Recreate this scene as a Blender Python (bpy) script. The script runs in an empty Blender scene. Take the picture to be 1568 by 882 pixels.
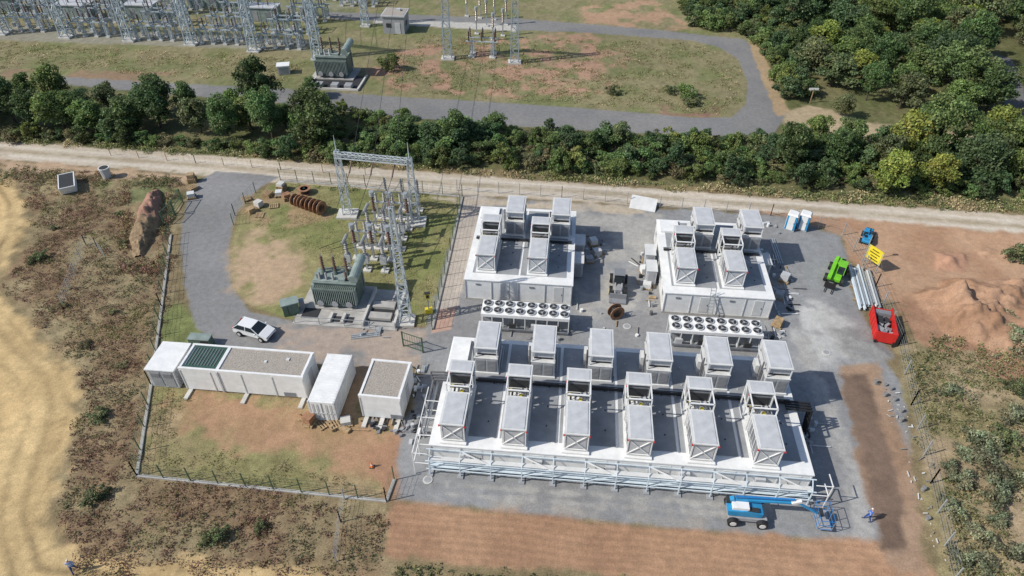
import bpy, math, random
import numpy as np
from mathutils import Vector
random.seed(7); RNG=np.random.default_rng(7)
S=bpy.context.scene
# ------------------------------------------------------------------ survey: ground-plane homography (metres)
TH=math.radians(40.2); F=1045.33; H=50.0
def P(u,v,z=0.0):
    x=(u-784)/F; y=(441-v)/F
    t=(H-z)/(math.sin(TH)-y*math.cos(TH))
    return (x*t,(math.cos(TH)+y*math.sin(TH))*t)
def PP(l): return [P(*p) for p in l]
RZ=math.radians(-5.5)
# ------------------------------------------------------------------ materials
def nd(nt,t,**k):
    n=nt.nodes.new(t)
    for a,b in k.items(): setattr(n,a,b)
    return n
def mat(name,col,rough=.6,metal=0.0,var=.12,scale=1.2,bump=0.0,bscale=20,tint=None):
    m=bpy.data.materials.new(name); m.use_nodes=True; nt=m.node_tree; b=nt.nodes['Principled BSDF']
    b.inputs['Roughness'].default_value=rough; b.inputs['Metallic'].default_value=metal
    tc=nd(nt,'ShaderNodeTexCoord'); n=nd(nt,'ShaderNodeTexNoise'); n.inputs['Scale'].default_value=scale; n.inputs['Detail'].default_value=6
    n.inputs['Roughness'].default_value=.65
    nt.links.new(tc.outputs['Object'],n.inputs['Vector'])
    r=nd(nt,'ShaderNodeValToRGB'); r.color_ramp.elements[0].position=.3; r.color_ramp.elements[1].position=.7
    c=col; d=tint or tuple(x*(1-2.2*var) for x in c)
    r.color_ramp.elements[0].color=(*d,1); r.color_ramp.elements[1].color=(*[min(1,x*(1+.6*var)) for x in c],1)
    nt.links.new(n.outputs['Fac'],r.inputs['Fac']); nt.links.new(r.outputs['Color'],b.inputs['Base Color'])
    if bump:
        n2=nd(nt,'ShaderNodeTexNoise'); n2.inputs['Scale'].default_value=bscale; n2.inputs['Detail'].default_value=4
        nt.links.new(tc.outputs['Object'],n2.inputs['Vector'])
        bp=nd(nt,'ShaderNodeBump'); bp.inputs['Strength'].default_value=bump; bp.inputs['Distance'].default_value=.05
        nt.links.new(n2.outputs['Fac'],bp.inputs['Height']); nt.links.new(bp.outputs['Normal'],b.inputs['Normal'])
    return m
M={}
M['white']=mat('white_paint',(.76,.77,.77),.45,var=.07)
M['offwhite']=mat('offwhite_panel',(.62,.63,.63),.5,var=.08)
M['ltgrey']=mat('light_grey_sheet',(.50,.515,.54),.45,var=.09)
M['grey']=mat('grey_paint',(.33,.34,.36),.5,var=.1)
M['membrane']=mat('roof_membrane',(.31,.325,.345),.75,var=.17,scale=.4)
M['dark']=mat('dark_void',(.03,.032,.035),.7)
M['louvre']=mat('louvre_grey',(.21,.22,.24),.5)
M['galv']=mat('galvanised_steel',(.45,.48,.50),.45,.4,var=.12,scale=3)
M['bluesteel']=mat('pale_blue_steel',(.58,.67,.74),.5,var=.1)
M['lattice']=mat('lattice_paint',(.50,.55,.58),.5,.1,var=.12)
M['lattice2']=mat('lattice_paint_far',(.40,.47,.52),.5,.1,var=.12)
M['black']=mat('black_rubber',(.015,.015,.017),.6)
M['insul']=mat('insulator_grey',(.30,.30,.30),.3)
M['insulbr']=mat('insulator_brown',(.12,.065,.05),.3)
M['tgreen']=mat('transformer_green',(.13,.17,.15),.5,var=.15)
M['tgreen2']=mat('transformer_fins',(.26,.32,.30),.5,var=.15)
M['concrete']=mat('concrete',(.42,.41,.39),.9,var=.15,scale=.8,bump=.2)
M['concretelt']=mat('concrete_light',(.55,.54,.51),.9,var=.1,scale=.8)
M['gravelroof']=mat('roof_gravel',(.40,.36,.32),.95,var=.22,scale=9,bump=.8,bscale=14)
M['greenroof']=mat('green_grille',(.035,.09,.07),.6)
M['wood']=mat('raw_wood',(.42,.30,.17),.8,var=.25,scale=3)
M['drum']=mat('drum_wood',(.34,.18,.10),.8,var=.25,scale=3)
M['lime']=mat('lime_paint',(.18,.55,.03),.4)
M['blue']=mat('blue_paint',(.02,.19,.50),.4)
M['blue2']=mat('light_blue_paint',(.03,.28,.55),.4)
M['red']=mat('red_paint',(.60,.025,.02),.45)
M['yellow']=mat('yellow_paint',(.75,.60,.03),.5)
M['orange']=mat('hi_vis_orange',(.9,.22,.03),.6)
M['glass']=mat('dark_glass',(.02,.028,.035),.08,var=0)
M['carwhite']=mat('car_paint',(.72,.74,.76),.2,var=.02)
M['rust']=mat('reddish_earth',(.33,.17,.13),.9,var=.3,scale=.9,tint=(.17,.11,.075),bump=1,bscale=3)
M['earthm']=mat('earth_pile',(.28,.20,.12),.95,var=.3,scale=1.2,bump=1,bscale=4)
M['copper']=mat('pipe_insulation',(.12,.12,.13),.6)
M['steel']=mat('stainless_pipe',(.5,.5,.5),.3,.8)
M['gravelheap']=mat('grey_gravel',(.26,.26,.26),.95,var=.2,scale=5,bump=.8)
M['fencegreen']=mat('fence_green',(.06,.12,.07),.5)
M['teal']=mat('cabinet_green',(.12,.19,.15),.5)

def leafmat(name):
    m=bpy.data.materials.new(name); m.use_nodes=True; nt=m.node_tree; b=nt.nodes['Principled BSDF']; out=nt.nodes['Material Output']
    a=nd(nt,'ShaderNodeAttribute'); a.attribute_name='col'
    oi=nd(nt,'ShaderNodeObjectInfo')
    hs=nd(nt,'ShaderNodeHueSaturation'); hs.inputs['Saturation'].default_value=.94
    mr=nd(nt,'ShaderNodeMapRange'); mr.inputs['To Min'].default_value=.485; mr.inputs['To Max'].default_value=.52
    mv=nd(nt,'ShaderNodeMapRange'); mv.inputs['To Min'].default_value=.62; mv.inputs['To Max'].default_value=1.2
    ml=nd(nt,'ShaderNodeMath',operation='MULTIPLY'); ml.inputs[1].default_value=7.31
    fr=nd(nt,'ShaderNodeMath',operation='FRACT')
    L=nt.links.new
    L(oi.outputs['Random'],mr.inputs['Value']); L(oi.outputs['Random'],ml.inputs[0]); L(ml.outputs[0],fr.inputs[0]); L(fr.outputs[0],mv.inputs['Value'])
    L(mr.outputs['Result'],hs.inputs['Hue']); L(mv.outputs['Result'],hs.inputs['Value']); L(a.outputs['Color'],hs.inputs['Color'])
    L(hs.outputs['Color'],b.inputs['Base Color']); b.inputs['Roughness'].default_value=.6
    t=nd(nt,'ShaderNodeBsdfTranslucent'); L(hs.outputs['Color'],t.inputs['Color'])
    mx=nd(nt,'ShaderNodeMixShader'); mx.inputs['Fac'].default_value=.35
    L(b.outputs[0],mx.inputs[1]); L(t.outputs[0],mx.inputs[2]); L(mx.outputs[0],out.inputs['Surface'])
    return m
M['leaf']=leafmat('foliage')
M['bark']=mat('bark',(.10,.08,.06),.9,var=.3,scale=4)

# ------------------------------------------------------------------ mesh helpers
def mesh_np(name,v,q,col=None,mt=None,smooth=False):
    me=bpy.data.meshes.new(name); n=len(v); m=len(q); k=q.shape[1]
    me.vertices.add(n); me.vertices.foreach_set('co',np.ascontiguousarray(v,dtype=np.float32).ravel())
    me.loops.add(m*k); me.loops.foreach_set('vertex_index',np.ascontiguousarray(q,dtype=np.int32).ravel())
    me.polygons.add(m); me.polygons.foreach_set('loop_start',np.arange(0,m*k,k,dtype=np.int32))
    me.update(calc_edges=True)
    if smooth: me.polygons.foreach_set('use_smooth',np.ones(m,dtype=bool))
    if col is not None:
        a=me.color_attributes.new('col','FLOAT_COLOR','POINT')
        c=np.ones((n,4),np.float32); c[:,:3]=col; a.data.foreach_set('color',c.ravel())
    if mt: me.materials.append(mt)
    me.validate()
    return me
def add(name,me,loc=(0,0,0),rz=0,parent=None,scale=None):
    o=bpy.data.objects.new(name,me); S.collection.objects.link(o); o.location=loc; o.rotation_euler=(0,0,rz)
    if scale: o.scale=scale
    if parent: o.parent=parent
    return o
def empty(name,loc=(0,0,0),rz=0):
    return add(name,None,loc,rz)
class MB:
    def __init__(s): s.v=[];s.f=[];s.m=[];s.names=[]
    def mi(s,m):
        if m not in s.names: s.names.append(m)
        return s.names.index(m)
    def add(s,vs,fs,m):
        b=len(s.v); s.v+= [tuple(x) for x in vs]; i=s.mi(m)
        for f in fs: s.f.append([b+k for k in f]); s.m.append(i)
    def box(s,x,y,z,sx,sy,sz,m,r=0,tx=1,ty=1):
        c,si=math.cos(r),math.sin(r); vs=[]
        for k,(a,b_) in enumerate(((1,1),(tx,ty))):
            for (i,j) in ((-1,-1),(1,-1),(1,1),(-1,1)):
                px=i*sx/2*a; py=j*sy/2*b_
                vs.append((x+px*c-py*si,y+px*si+py*c,z+k*sz))
        s.add(vs,[(3,2,1,0),(4,5,6,7),(0,1,5,4),(1,2,6,5),(2,3,7,6),(3,0,4,7)],m)
    def cyl(s,p0,p1,r0,r1,m,n=8,caps=True):
        p0=Vector(p0);p1=Vector(p1); d=(p1-p0).normalized(); a=d.orthogonal().normalized(); b=d.cross(a); vs=[]
        for p,r in((p0,r0),(p1,r1)):
            for i in range(n):
                t=2*math.pi*i/n; vs.append(p+a*math.cos(t)*r+b*math.sin(t)*r)
        fs=[(i,(i+1)%n,n+(i+1)%n,n+i) for i in range(n)]
        if caps: fs+=[tuple(reversed(range(n))),tuple(range(n,2*n))]
        s.add(vs,fs,m)
    def bar(s,p0,p1,w,m,w2=None):
        p0=Vector(p0);p1=Vector(p1); d=(p1-p0).normalized()
        up=Vector((0,0,1)) if abs(d.z)<.95 else Vector((1,0,0))
        a=d.cross(up).normalized(); b=a.cross(d); w2=w2 or w; vs=[]
        for p in(p0,p1):
            for i,j in((-1,-1),(1,-1),(1,1),(-1,1)): vs.append(p+a*i*w/2+b*j*w2/2)
        s.add(vs,[(3,2,1,0),(4,5,6,7),(0,1,5,4),(1,2,6,5),(2,3,7,6),(3,0,4,7)],m)
    def prism(s,prof,w,m,y0=0,top=None):
        n=len(prof); vs=[]
        for sg in(-1,1):
            for x,z in prof:
                ww=w if top is None else top(x,z)
                vs.append((x,y0+sg*ww,z))
        fs=[tuple(range(n)),tuple(reversed(range(n,2*n)))]+[((i+1)%n,i,n+i,n+(i+1)%n) for i in range(n)]
        s.add(vs,fs,m)
    def insul(s,x,y,z,h,r,m='insul',n=8,rings=5):
        s.cyl((x,y,z),(x,y,z+h),r*.5,r*.5,m,n)
        for i in range(rings):
            zz=z+h*(i+.3)/rings; s.cyl((x,y,zz),(x,y,zz+h/rings*.45),r,r*.55,m,n)
    def mesh(s,name):
        me=bpy.data.meshes.new(name); me.from_pydata(s.v,[],s.f)
        for m in s.names: me.materials.append(M[m])
        me.polygons.foreach_set('material_index',s.m); me.update(); return me
    def obj(s,name,loc=(0,0,0),rz=0,parent=None,bevel=0):
        o=add(name,s.mesh(name),loc,rz,parent)
        if bevel:
            b=o.modifiers.new('bevel','BEVEL'); b.width=bevel; b.segments=2; b.limit_method='ANGLE'
        return o
def lattice(mb,x,y,z,h,w0,w1,n,m,leg=.11,br=.06):
    def c(k,t):
        w=w0+(w1-w0)*t; i,j=((-1,-1),(1,-1),(1,1),(-1,1))[k%4]; return (x+i*w/2,y+j*w/2,z+h*t)
    for k in range(4): mb.bar(c(k,0),c(k,1),leg,m)
    for s in range(n):
        t0=s/n;t1=(s+1)/n
        for k in range(4):
            if s%2==k%2: mb.bar(c(k,t0),c(k+1,t1),br,m)
            else: mb.bar(c(k+1,t0),c(k,t1),br,m)
            mb.bar(c(k,t1),c(k+1,t1),br,m)
def truss(mb,p0,p1,w,n,m,leg=.09,br=.05):
    p0=Vector(p0);p1=Vector(p1); d=(p1-p0); a=Vector((-d.y,d.x,0)).normalized()*w/2; b=Vector((0,0,w/2)); C=[-a-b,a-b,a+b,-a+b]
    for k in range(4): mb.bar(p0+C[k],p1+C[k],leg,m)
    for s in range(n):
        q0=p0+d*s/n;q1=p0+d*(s+1)/n
        for k in range(4): mb.bar(q0+C[k],q1+C[(k+1)%4],br,m); mb.bar(q1+C[k],q1+C[(k+1)%4],br,m)
# ------------------------------------------------------------------ noise
_T=np.random.default_rng(3).random((256,256))
def vn(x,y):
    xi=np.floor(x).astype(int); yi=np.floor(y).astype(int); fx=x-xi; fy=y-yi
    fx=fx*fx*(3-2*fx); fy=fy*fy*(3-2*fy)
    g=lambda a,b:_T[a&255,b&255]
    return (g(xi,yi)*(1-fx)+g(xi+1,yi)*fx)*(1-fy)+(g(xi,yi+1)*(1-fx)+g(xi+1,yi+1)*fx)*fy
def fbm(x,y,o=4):
    r=0;a=.5;t=0
    for i in range(o): r=r+a*vn(x+17.3*i,y-9.1*i); t+=a; a*=.5; x=x*2.03; y=y*2.03
    return r/t
def sdf(poly,X,Y):
    d=np.full(X.shape,1e9); ins=np.zeros(X.shape,bool); n=len(poly)
    for i in range(n):
        x0,y0=poly[i]; x1,y1=poly[(i+1)%n]; dx,dy=x1-x0,y1-y0
        t=np.clip(((X-x0)*dx+(Y-y0)*dy)/(dx*dx+dy*dy+1e-9),0,1)
        d=np.minimum(d,np.hypot(X-x0-t*dx,Y-y0-t*dy))
        if y0!=y1:
            ins^=((Y<y0)!=(Y<y1))&(X<(x1-x0)*(Y-y0)/(y1-y0)+x0)
    return np.where(ins,d,-d)
def inside(poly,X,Y): return sdf(poly,X,Y)>0
# ------------------------------------------------------------------ GROUND
xs=np.concatenate([-np.geomspace(3500,112,22),np.arange(-105,-25,.22),np.arange(-25,108,.26),np.geomspace(112,3500,22)])
ys=np.concatenate([-np.geomspace(1500,5,12),[5,15],np.arange(22,62,.18),np.arange(62,110,.3),np.arange(110,190,.6),np.geomspace(195,4000,24)])
GX,GY=np.meshgrid(xs,ys); gx=GX.ravel(); gy=GY.ravel(); N=len(gx)
col=np.zeros((N,3)); n0=fbm(gx/9,gy/9,4)[:,None]
col[:]=np.array([.20,.16,.09])*(.75+.5*n0)
z=np.zeros(N); veg=np.ones(N)*.8
def region(px,c,soft=.3,warp=.6,wscale=1.5,patch=0,v=None,h=0,c2=None,op=1.0,pscale=3.0):
    global col,z,veg
    poly=PP(px); a=np.array(poly); m=8
    s=(gx>a[:,0].min()-m)&(gx<a[:,0].max()+m)&(gy>a[:,1].min()-m)&(gy<a[:,1].max()+m)
    X=gx[s];Y=gy[s]; d=sdf(poly,X,Y)+(fbm(X/wscale,Y/wscale,4)-.5)*2*warp
    w=np.clip(d/soft+.5,0,1); w=w*w*(3-2*w)
    if patch: w=w*np.clip((fbm(X/pscale+31+len(px),Y/pscale,5)-(.35+.25*patch))*6+.5,0,1)
    w=w*op
    cc=np.array(c)[None,:]*np.ones((len(X),1))
    if c2 is not None:
        t=np.clip((fbm(X/4+9,Y/4,5)-.5)*3.5+.5,0,1)[:,None]; cc=cc*(1-t)+np.array(c2)*t
    col[s]=col[s]*(1-w[:,None])+cc*w[:,None]
    if v is not None: veg[s]=veg[s]*(1-w)+v*w
    if h: z[s]+=h*np.clip(d/2.5,0,1)*(0.2+1.6*fbm(X/2.2,Y/2.2,5)**1.7)
    return s,d,w
GRAV=(.25,.257,.265)
# far zone
region([(-500,-70),(1300,-70),(1200,195),(900,200),(500,160),(-300,110)],(.16,.17,.075),.5,1,v=.7,c2=(.22,.195,.11))
region([(1010,-75),(1900,-75),(1900,330),(1200,300),(900,275),(540,245),(-300,225),(-300,105),(250,138),(520,160),(900,198),(1180,205),(1200,160),(1150,55)],(.10,.11,.045),1,1.5,v=1,c2=(.15,.14,.07))
region([(620,70),(900,50),(960,80),(930,140),(800,150),(600,140),(560,110)],(.35,.22,.155),3,2,patch=.6,v=.4)
region([(880,0),(1000,0),(1060,45),(900,40)],(.35,.23,.15),2,2,patch=.4,v=.4)
region([(-100,35),(480,62),(470,78),(-100,58)],(.24,.23,.18),.8,.6,v=.5)
region([(-100,-40),(560,-30),(540,25),(-100,25)],(.22,.22,.15),.8,.6,v=.5,c2=(.16,.17,.085))
region([(0,105),(280,110),(250,128),(0,118)],(.24,.17,.11),1,1,patch=.3,v=.3)
region([(1010,160),(1100,165),(1100,185),(1010,175)],(.22,.14,.1),1,1,patch=.3)
ASP=(.185,.185,.187)
loop=[(500,18),(790,28),(1000,45),(1090,55),(1140,60),(1165,85),(1182,130),(1205,175),(1185,205),(1100,208),(950,203),(800,194),(600,178),(430,158),(230,142),(60,125),(60,115),(240,126),(500,140),(600,148),(700,153),(900,166),(1060,180),(1120,180),(1142,160),(1145,125),(1130,90),(1100,72),(1060,62),(900,50),(790,46),(500,28)]
region(loop,ASP,.25,.15,v=-.3,c2=(.21,.208,.205))
region([(572,28),(790,38),(790,48),(572,36)],(.42,.41,.38),.2,.05,v=0)
region([(1145,60),(1165,60),(1185,130),(1215,175),(1190,178),(1170,130)],(.35,.26,.16),.5,.5,v=.2)
region([(1200,172),(1240,160),(1330,188),(1500,205),(1500,225),(1300,212),(1205,205)],(.36,.29,.19),.8,.8,v=.3)
region([(1515,80),(1550,90),(1590,200),(1660,260),(1568,220),(1535,150)],(.16,.16,.165),.4,.3,v=0)
# dirt road
region([(-400,185),(-200,202),(0,216),(250,233),(500,252),(800,274),(1200,304),(1568,330),(1900,350),(1900,385),(1568,362),(1200,328),(1000,315),(750,301),(480,285),(300,268),(0,244),(-200,225),(-400,205)],(.47,.415,.34),.5,.4,v=-.2,c2=(.42,.36,.285))
for dy in(-7,7):
    region([(-400,197+dy-2),(0,230+dy-2),(500,268+dy-2),(1000,301+dy-2),(1568,347+dy-2),(1900,369+dy-2),(1900,369+dy+2),(1568,347+dy+2),(1000,301+dy+2),(500,268+dy+2),(0,230+dy+2),(-400,197+dy+2)],(.53,.48,.41),.4,.2,patch=-.2,v=-.2)
region([(-400,194),(0,228),(500,266),(1000,299),(1568,345),(1900,367),(1900,371),(1568,349),(1000,303),(500,270),(0,232),(-400,198)],(.34,.29,.21),.5,.4,patch=.1,v=.2)
region([(1150,322),(1568,358),(1700,370),(1700,480),(1568,520),(1450,470),(1330,460),(1290,360)],(.42,.275,.18),1,1,v=.05,c2=(.36,.22,.14))
# weeds left
region([(-60,245),(290,268),(275,350),(265,480),(232,585),(210,728),(592,768),(600,860),(620,900),(100,900),(75,760),(120,620),(100,560),(50,500),(0,440),(40,380),(48,330),(20,280),(-60,262)],(.20,.14,.085),1,1.2,v=1,c2=(.25,.205,.12))
region([(150,260),(300,268),(285,330),(150,300)],(.16,.17,.08),2,2,patch=.4,v=1)
region([(0,244),(300,268),(280,282),(0,262)],(.40,.29,.2),1,1,patch=.15,v=.3)
# stubble fields with curved machine tracks following the field edge
FC=(.52,.385,.20)
for px in ([(-400,240),(-60,262),(12,276),(40,305),(42,335),(20,385),(-10,430),(-200,420)],[(-400,425),(0,452),(55,515),(105,560),(122,620),(95,700),(75,770),(100,835),(300,862),(520,872),(600,905),(500,1100),(-500,1100)]):
    s,d,w=region(px,FC,2.0,1.6,v=.3,c2=(.45,.325,.165))
    X=gx[s];Y=gy[s]; dc=sdf(PP(px),X,Y)+(fbm(X/14,Y/14,2)-.5)*2.0
    st=(fbm(dc/1.1+3,(X+Y)/16,2)-.5)*.55
    brk=np.clip(fbm(X/5+4,Y/5,3)*2.6-.55,.25,1)
    for r0 in(2.2,4.0,8.6,10.4,15.5,17.3,22.5,24.3,30,31.8):
        st+=np.exp(-((dc-r0)/.30)**2)*-.34*brk; st+=np.exp(-((dc-r0-.65)/.30)**2)*.16*brk
    for r0 in(6.2,13,20,27.5): st+=np.exp(-((dc-r0)/.8)**2)*.12
    col[s]*=(1+st*w)[:,None]; z[s]+=.10*st*w
# inner compound ground (left)
region([(232,590),(470,612),(612,664),(592,766),(212,728)],(.21,.195,.09),.4,.4,v=.8,c2=(.31,.235,.14))
region([(300,598),(470,620),(560,650),(612,668),(606,735),(560,745),(500,700),(380,690),(270,650),(270,610)],(.35,.22,.135),2.2,2.4,v=.2,c2=(.28,.195,.105))
region([(560,690),(625,650),(640,770),(585,765)],(.32,.19,.12),1,1,v=.1)
region([(265,455),(300,490),(345,525),(300,530),(240,520)],(.16,.18,.07),1,.8,v=.9)
# road loop in yard
region([(330,262),(430,270),(400,285),(362,325),(350,380),(355,440),(385,478),(445,492),(660,503),(700,480),(760,480),(720,560),(640,560),(520,560),(420,552),(340,535),(300,500),(283,440),(276,360),(288,290)],(.235,.235,.24),.3,.25,v=-.3,c2=(.205,.205,.205))
region([(430,500),(670,505),(650,560),(500,556),(430,540)],(.34,.28,.235),1,1,patch=.3,v=0)
region([(520,560),(565,565),(540,640),(470,640)],(.28,.19,.12),.6,.6,v=.1)
# switchyard grass
region([(425,278),(708,303),(662,500),(445,488),(388,472),(356,440),(352,385),(365,330),(400,292)],(.17,.185,.07),.2,.15,v=.7,c2=(.24,.22,.105))
region([(352,380),(390,350),(440,370),(470,400),(440,455),(400,470),(360,440)],(.39,.285,.19),2.5,2,patch=.1,v=.1)
region([(380,300),(460,290),(520,330),(440,350),(370,335)],(.30,.22,.13),2,1.5,patch=.2,v=.4)
# gravel working area
region([(710,300),(1000,318),(1200,330),(1288,362),(1305,450),(1345,540),(1388,600),(1395,700),(1352,835),(1180,822),(1000,808),(800,788),(604,768),(610,680),(640,600),(655,500)],GRAV,.6,.6,v=0,c2=(.225,.225,.228))
region([(712,300),(745,302),(700,470),(662,510)],(.40,.355,.31),.15,.1,v=0)
region([(668,475),(700,470),(690,505),(660,510)],(.42,.28,.22),.2,.1,v=0)
region([(880,320),(1010,330),(1000,480),(880,500)],(.34,.33,.31),2,1.5,patch=.4,v=0)
region([(640,300),(820,305),(1000,320),(1000,330),(700,312)],(.42,.36,.28),.6,.6,patch=.2,v=0)
region([(1200,480),(1280,450),(1330,560),(1240,560)],(.40,.40,.39),1.5,1.5,patch=.3,v=0)
region([(610,770),(1340,832),(1335,815),(900,780),(620,752)],(.32,.30,.275),1,1,patch=.5,v=0)
region([(680,738),(1180,775),(1180,782),(680,746)],(.34,.335,.32),.5,.5,patch=.1,v=0,pscale=1.2)
region([(680,752),(1180,790),(1180,797),(680,760)],(.335,.325,.31),.5,.5,patch=.2,v=0,pscale=1.2)
region([(1215,520),(1240,515),(1310,700),(1340,820),(1310,820),(1285,700)],(.33,.325,.315),.6,.6,patch=.2,v=0,pscale=1.5)
region([(1225,470),(1250,468),(1255,505),(1228,508)],(.48,.48,.47),.8,.8,patch=0,v=0,op=.7)
# soil strips
s,d,w=region([(602,764),(800,786),(1000,806),(1180,820),(1352,832),(1398,830),(1450,905),(1100,905),(860,870),(700,865),(585,850)],(.365,.225,.14),.7,.6,v=.05,c2=(.31,.185,.115))
rows=np.sin((gy[s]+gx[s]*.1)*2*math.pi/.62+fbm(gx[s]/7,gy[s]/7,3)*6); col[s]*=(1+.08*rows*w)[:,None]; z[s]+=.05*w*(fbm(gx[s]/.9,gy[s]/.5,3)-.5)*2
region([(1285,556),(1345,556),(1375,640),(1395,700),(1420,880),(1370,890),(1345,800),(1310,690)],(.33,.23,.16),.8,.8,v=.05,c2=(.27,.18,.12))
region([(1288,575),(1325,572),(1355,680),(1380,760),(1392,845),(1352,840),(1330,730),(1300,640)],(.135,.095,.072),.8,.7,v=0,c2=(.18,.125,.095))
region([(1375,530),(1480,470),(1700,440),(1700,905),(1455,905),(1430,820),(1395,640)],(.24,.205,.11),1,1.3,v=1,c2=(.35,.27,.175))
region([(1380,470),(1450,440),(1580,430),(1700,470),(1700,560),(1560,590),(1470,560),(1400,520)],(.37,.225,.145),1,1.5,patch=.05,v=.2,c2=(.29,.17,.11))
region([(1395,448),(1470,425),(1570,436),(1640,520),(1550,550),(1440,505)],(.29,.17,.105),1,1,v=.1,h=2.4,c2=(.38,.24,.16))
region([(1430,385),(1480,390),(1478,418),(1430,412)],(.41,.24,.16),.6,.5,h=1.6,v=0)
region([(1490,380),(1600,385),(1600,400),(1500,395)],(.41,.26,.17),.6,.5,h=1.0,v=0)
region([(1275,505),(1340,505),(1368,548),(1300,555)],(.25,.25,.245),1,.6,h=.9,v=0)
z+=np.maximum(veg,0)*(fbm(gx/1.3,gy/1.3,3)-.5)*.18
sp=fbm(gx/.7,gy/.7,3)-.5
col*=(1+sp*(.22+.5*veg))[:,None]; col*=(.87+.26*fbm(gx/14+5,gy/14,3))[:,None]
col=np.clip(col,.01,.9)
nx=len(xs);ny=len(ys); ii=(np.arange(ny-1)[:,None]*nx+np.arange(nx-1)[None,:]).ravel()
q=np.stack([ii,ii+1,ii+nx+1,ii+nx],1)
gm=bpy.data.materials.new('ground_mix'); gm.use_nodes=True; nt=gm.node_tree; b=nt.nodes['Principled BSDF']; L=nt.links.new
b.inputs['Roughness'].default_value=.95; b.inputs['Specular IOR Level'].default_value=.2
a=nd(nt,'ShaderNodeAttribute'); a.attribute_name='col'; ge=nd(nt,'ShaderNodeNewGeometry'); av=nd(nt,'ShaderNodeAttribute'); av.attribute_name='vegf'
def noise(sc,de=5):
    n=nd(nt,'ShaderNodeTexNoise'); n.inputs['Scale'].default_value=sc; n.inputs['Detail'].default_value=de; n.inputs['Roughness'].default_value=.7; L(ge.outputs['Position'],n.inputs['Vector']); return n
n1=noise(1.7); n2=noise(7)
m1=nd(nt,'ShaderNodeMapRange'); m1.inputs['From Min'].default_value=.3; m1.inputs['From Max'].default_value=.7; m1.inputs['To Min'].default_value=.84; m1.inputs['To Max'].default_value=1.16; L(n1.outputs['Fac'],m1.inputs['Value'])
# fine speckle, stronger where vegetation / loose earth, weaker on asphalt and compacted gravel
sb_=nd(nt,'ShaderNodeMath',operation='SUBTRACT'); L(n2.outputs['Fac'],sb_.inputs[0]); sb_.inputs[1].default_value=.5
am=nd(nt,'ShaderNodeMath',operation='MULTIPLY_ADD'); L(av.outputs['Fac'],am.inputs[0]); am.inputs[1].default_value=1.0; am.inputs[2].default_value=.85
sm=nd(nt,'ShaderNodeMath',operation='MULTIPLY_ADD'); L(sb_.outputs[0],sm.inputs[0]); L(am.outputs[0],sm.inputs[1]); sm.inputs[2].default_value=1.0
mm=nd(nt,'ShaderNodeMath',operation='MULTIPLY'); L(m1.outputs['Result'],mm.inputs[0]); L(sm.outputs[0],mm.inputs[1])
vm=nd(nt,'ShaderNodeVectorMath',operation='SCALE'); L(a.outputs['Color'],vm.inputs[0]); L(mm.outputs[0],vm.inputs['Scale']); L(vm.outputs[0],b.inputs['Base Color'])
bp=nd(nt,'ShaderNodeBump'); bp.inputs['Strength'].default_value=.45; bp.inputs['Distance'].default_value=.07; L(n2.outputs['Fac'],bp.inputs['Height']); L(bp.outputs['Normal'],b.inputs['Normal'])
gme=mesh_np('ground',np.stack([gx,gy,z],1),q,col,gm,True)
fa=gme.attributes.new('vegf','FLOAT','POINT'); fa.data.foreach_set('value',veg.astype(np.float32))
add('ground',gme)

# ------------------------------------------------------------------ vegetation
def leafquads(c,nrm,size,asp=.6):
    n=len(c); nrm=nrm/np.linalg.norm(nrm,axis=1,keepdims=True)
    r=RNG.normal(size=(n,3)); a=np.cross(nrm,r); a/=np.linalg.norm(a,axis=1,keepdims=True)+1e-9; b_=np.cross(nrm,a)
    s=size[:,None]; a=a*s; b_=b_*s*asp
    bend=nrm*s*.25
    v=np.stack([c-a,c-b_*1.0+bend,c+a,c+b_+bend],1).reshape(-1,3)
    return v,np.arange(4*n).reshape(n,4)
def join(vs,qs,cs):
    o=0;Q=[]
    for v,q_ in zip(vs,qs): Q.append(q_+o); o+=len(v)
    return np.concatenate(vs),np.concatenate(Q),np.concatenate(cs)
def mbtrunk(h,r,limbs,seed):
    rg=random.Random(seed); mb=MB(); p=Vector((0,0,-.3)); rr=h*.028+.05; pts=[p]
    for i in range(4):
        p2=p+Vector((rg.uniform(-.15,.15),rg.uniform(-.15,.15),h*.2)); mb.cyl(p,p2,rr,rr*.75,'bark',7,False); p=p2; rr*=.75; pts.append(p)
    for l in limbs:
        s0=pts[rg.randint(1,4)]; l=Vector(l); mid=s0.lerp(l,.5)+Vector((0,0,.2)); mb.cyl(s0,mid,rr*.8,rr*.5,'bark',5,False); mb.cyl(mid,l,rr*.5,rr*.15,'bark',5,False)
    return mb
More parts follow.
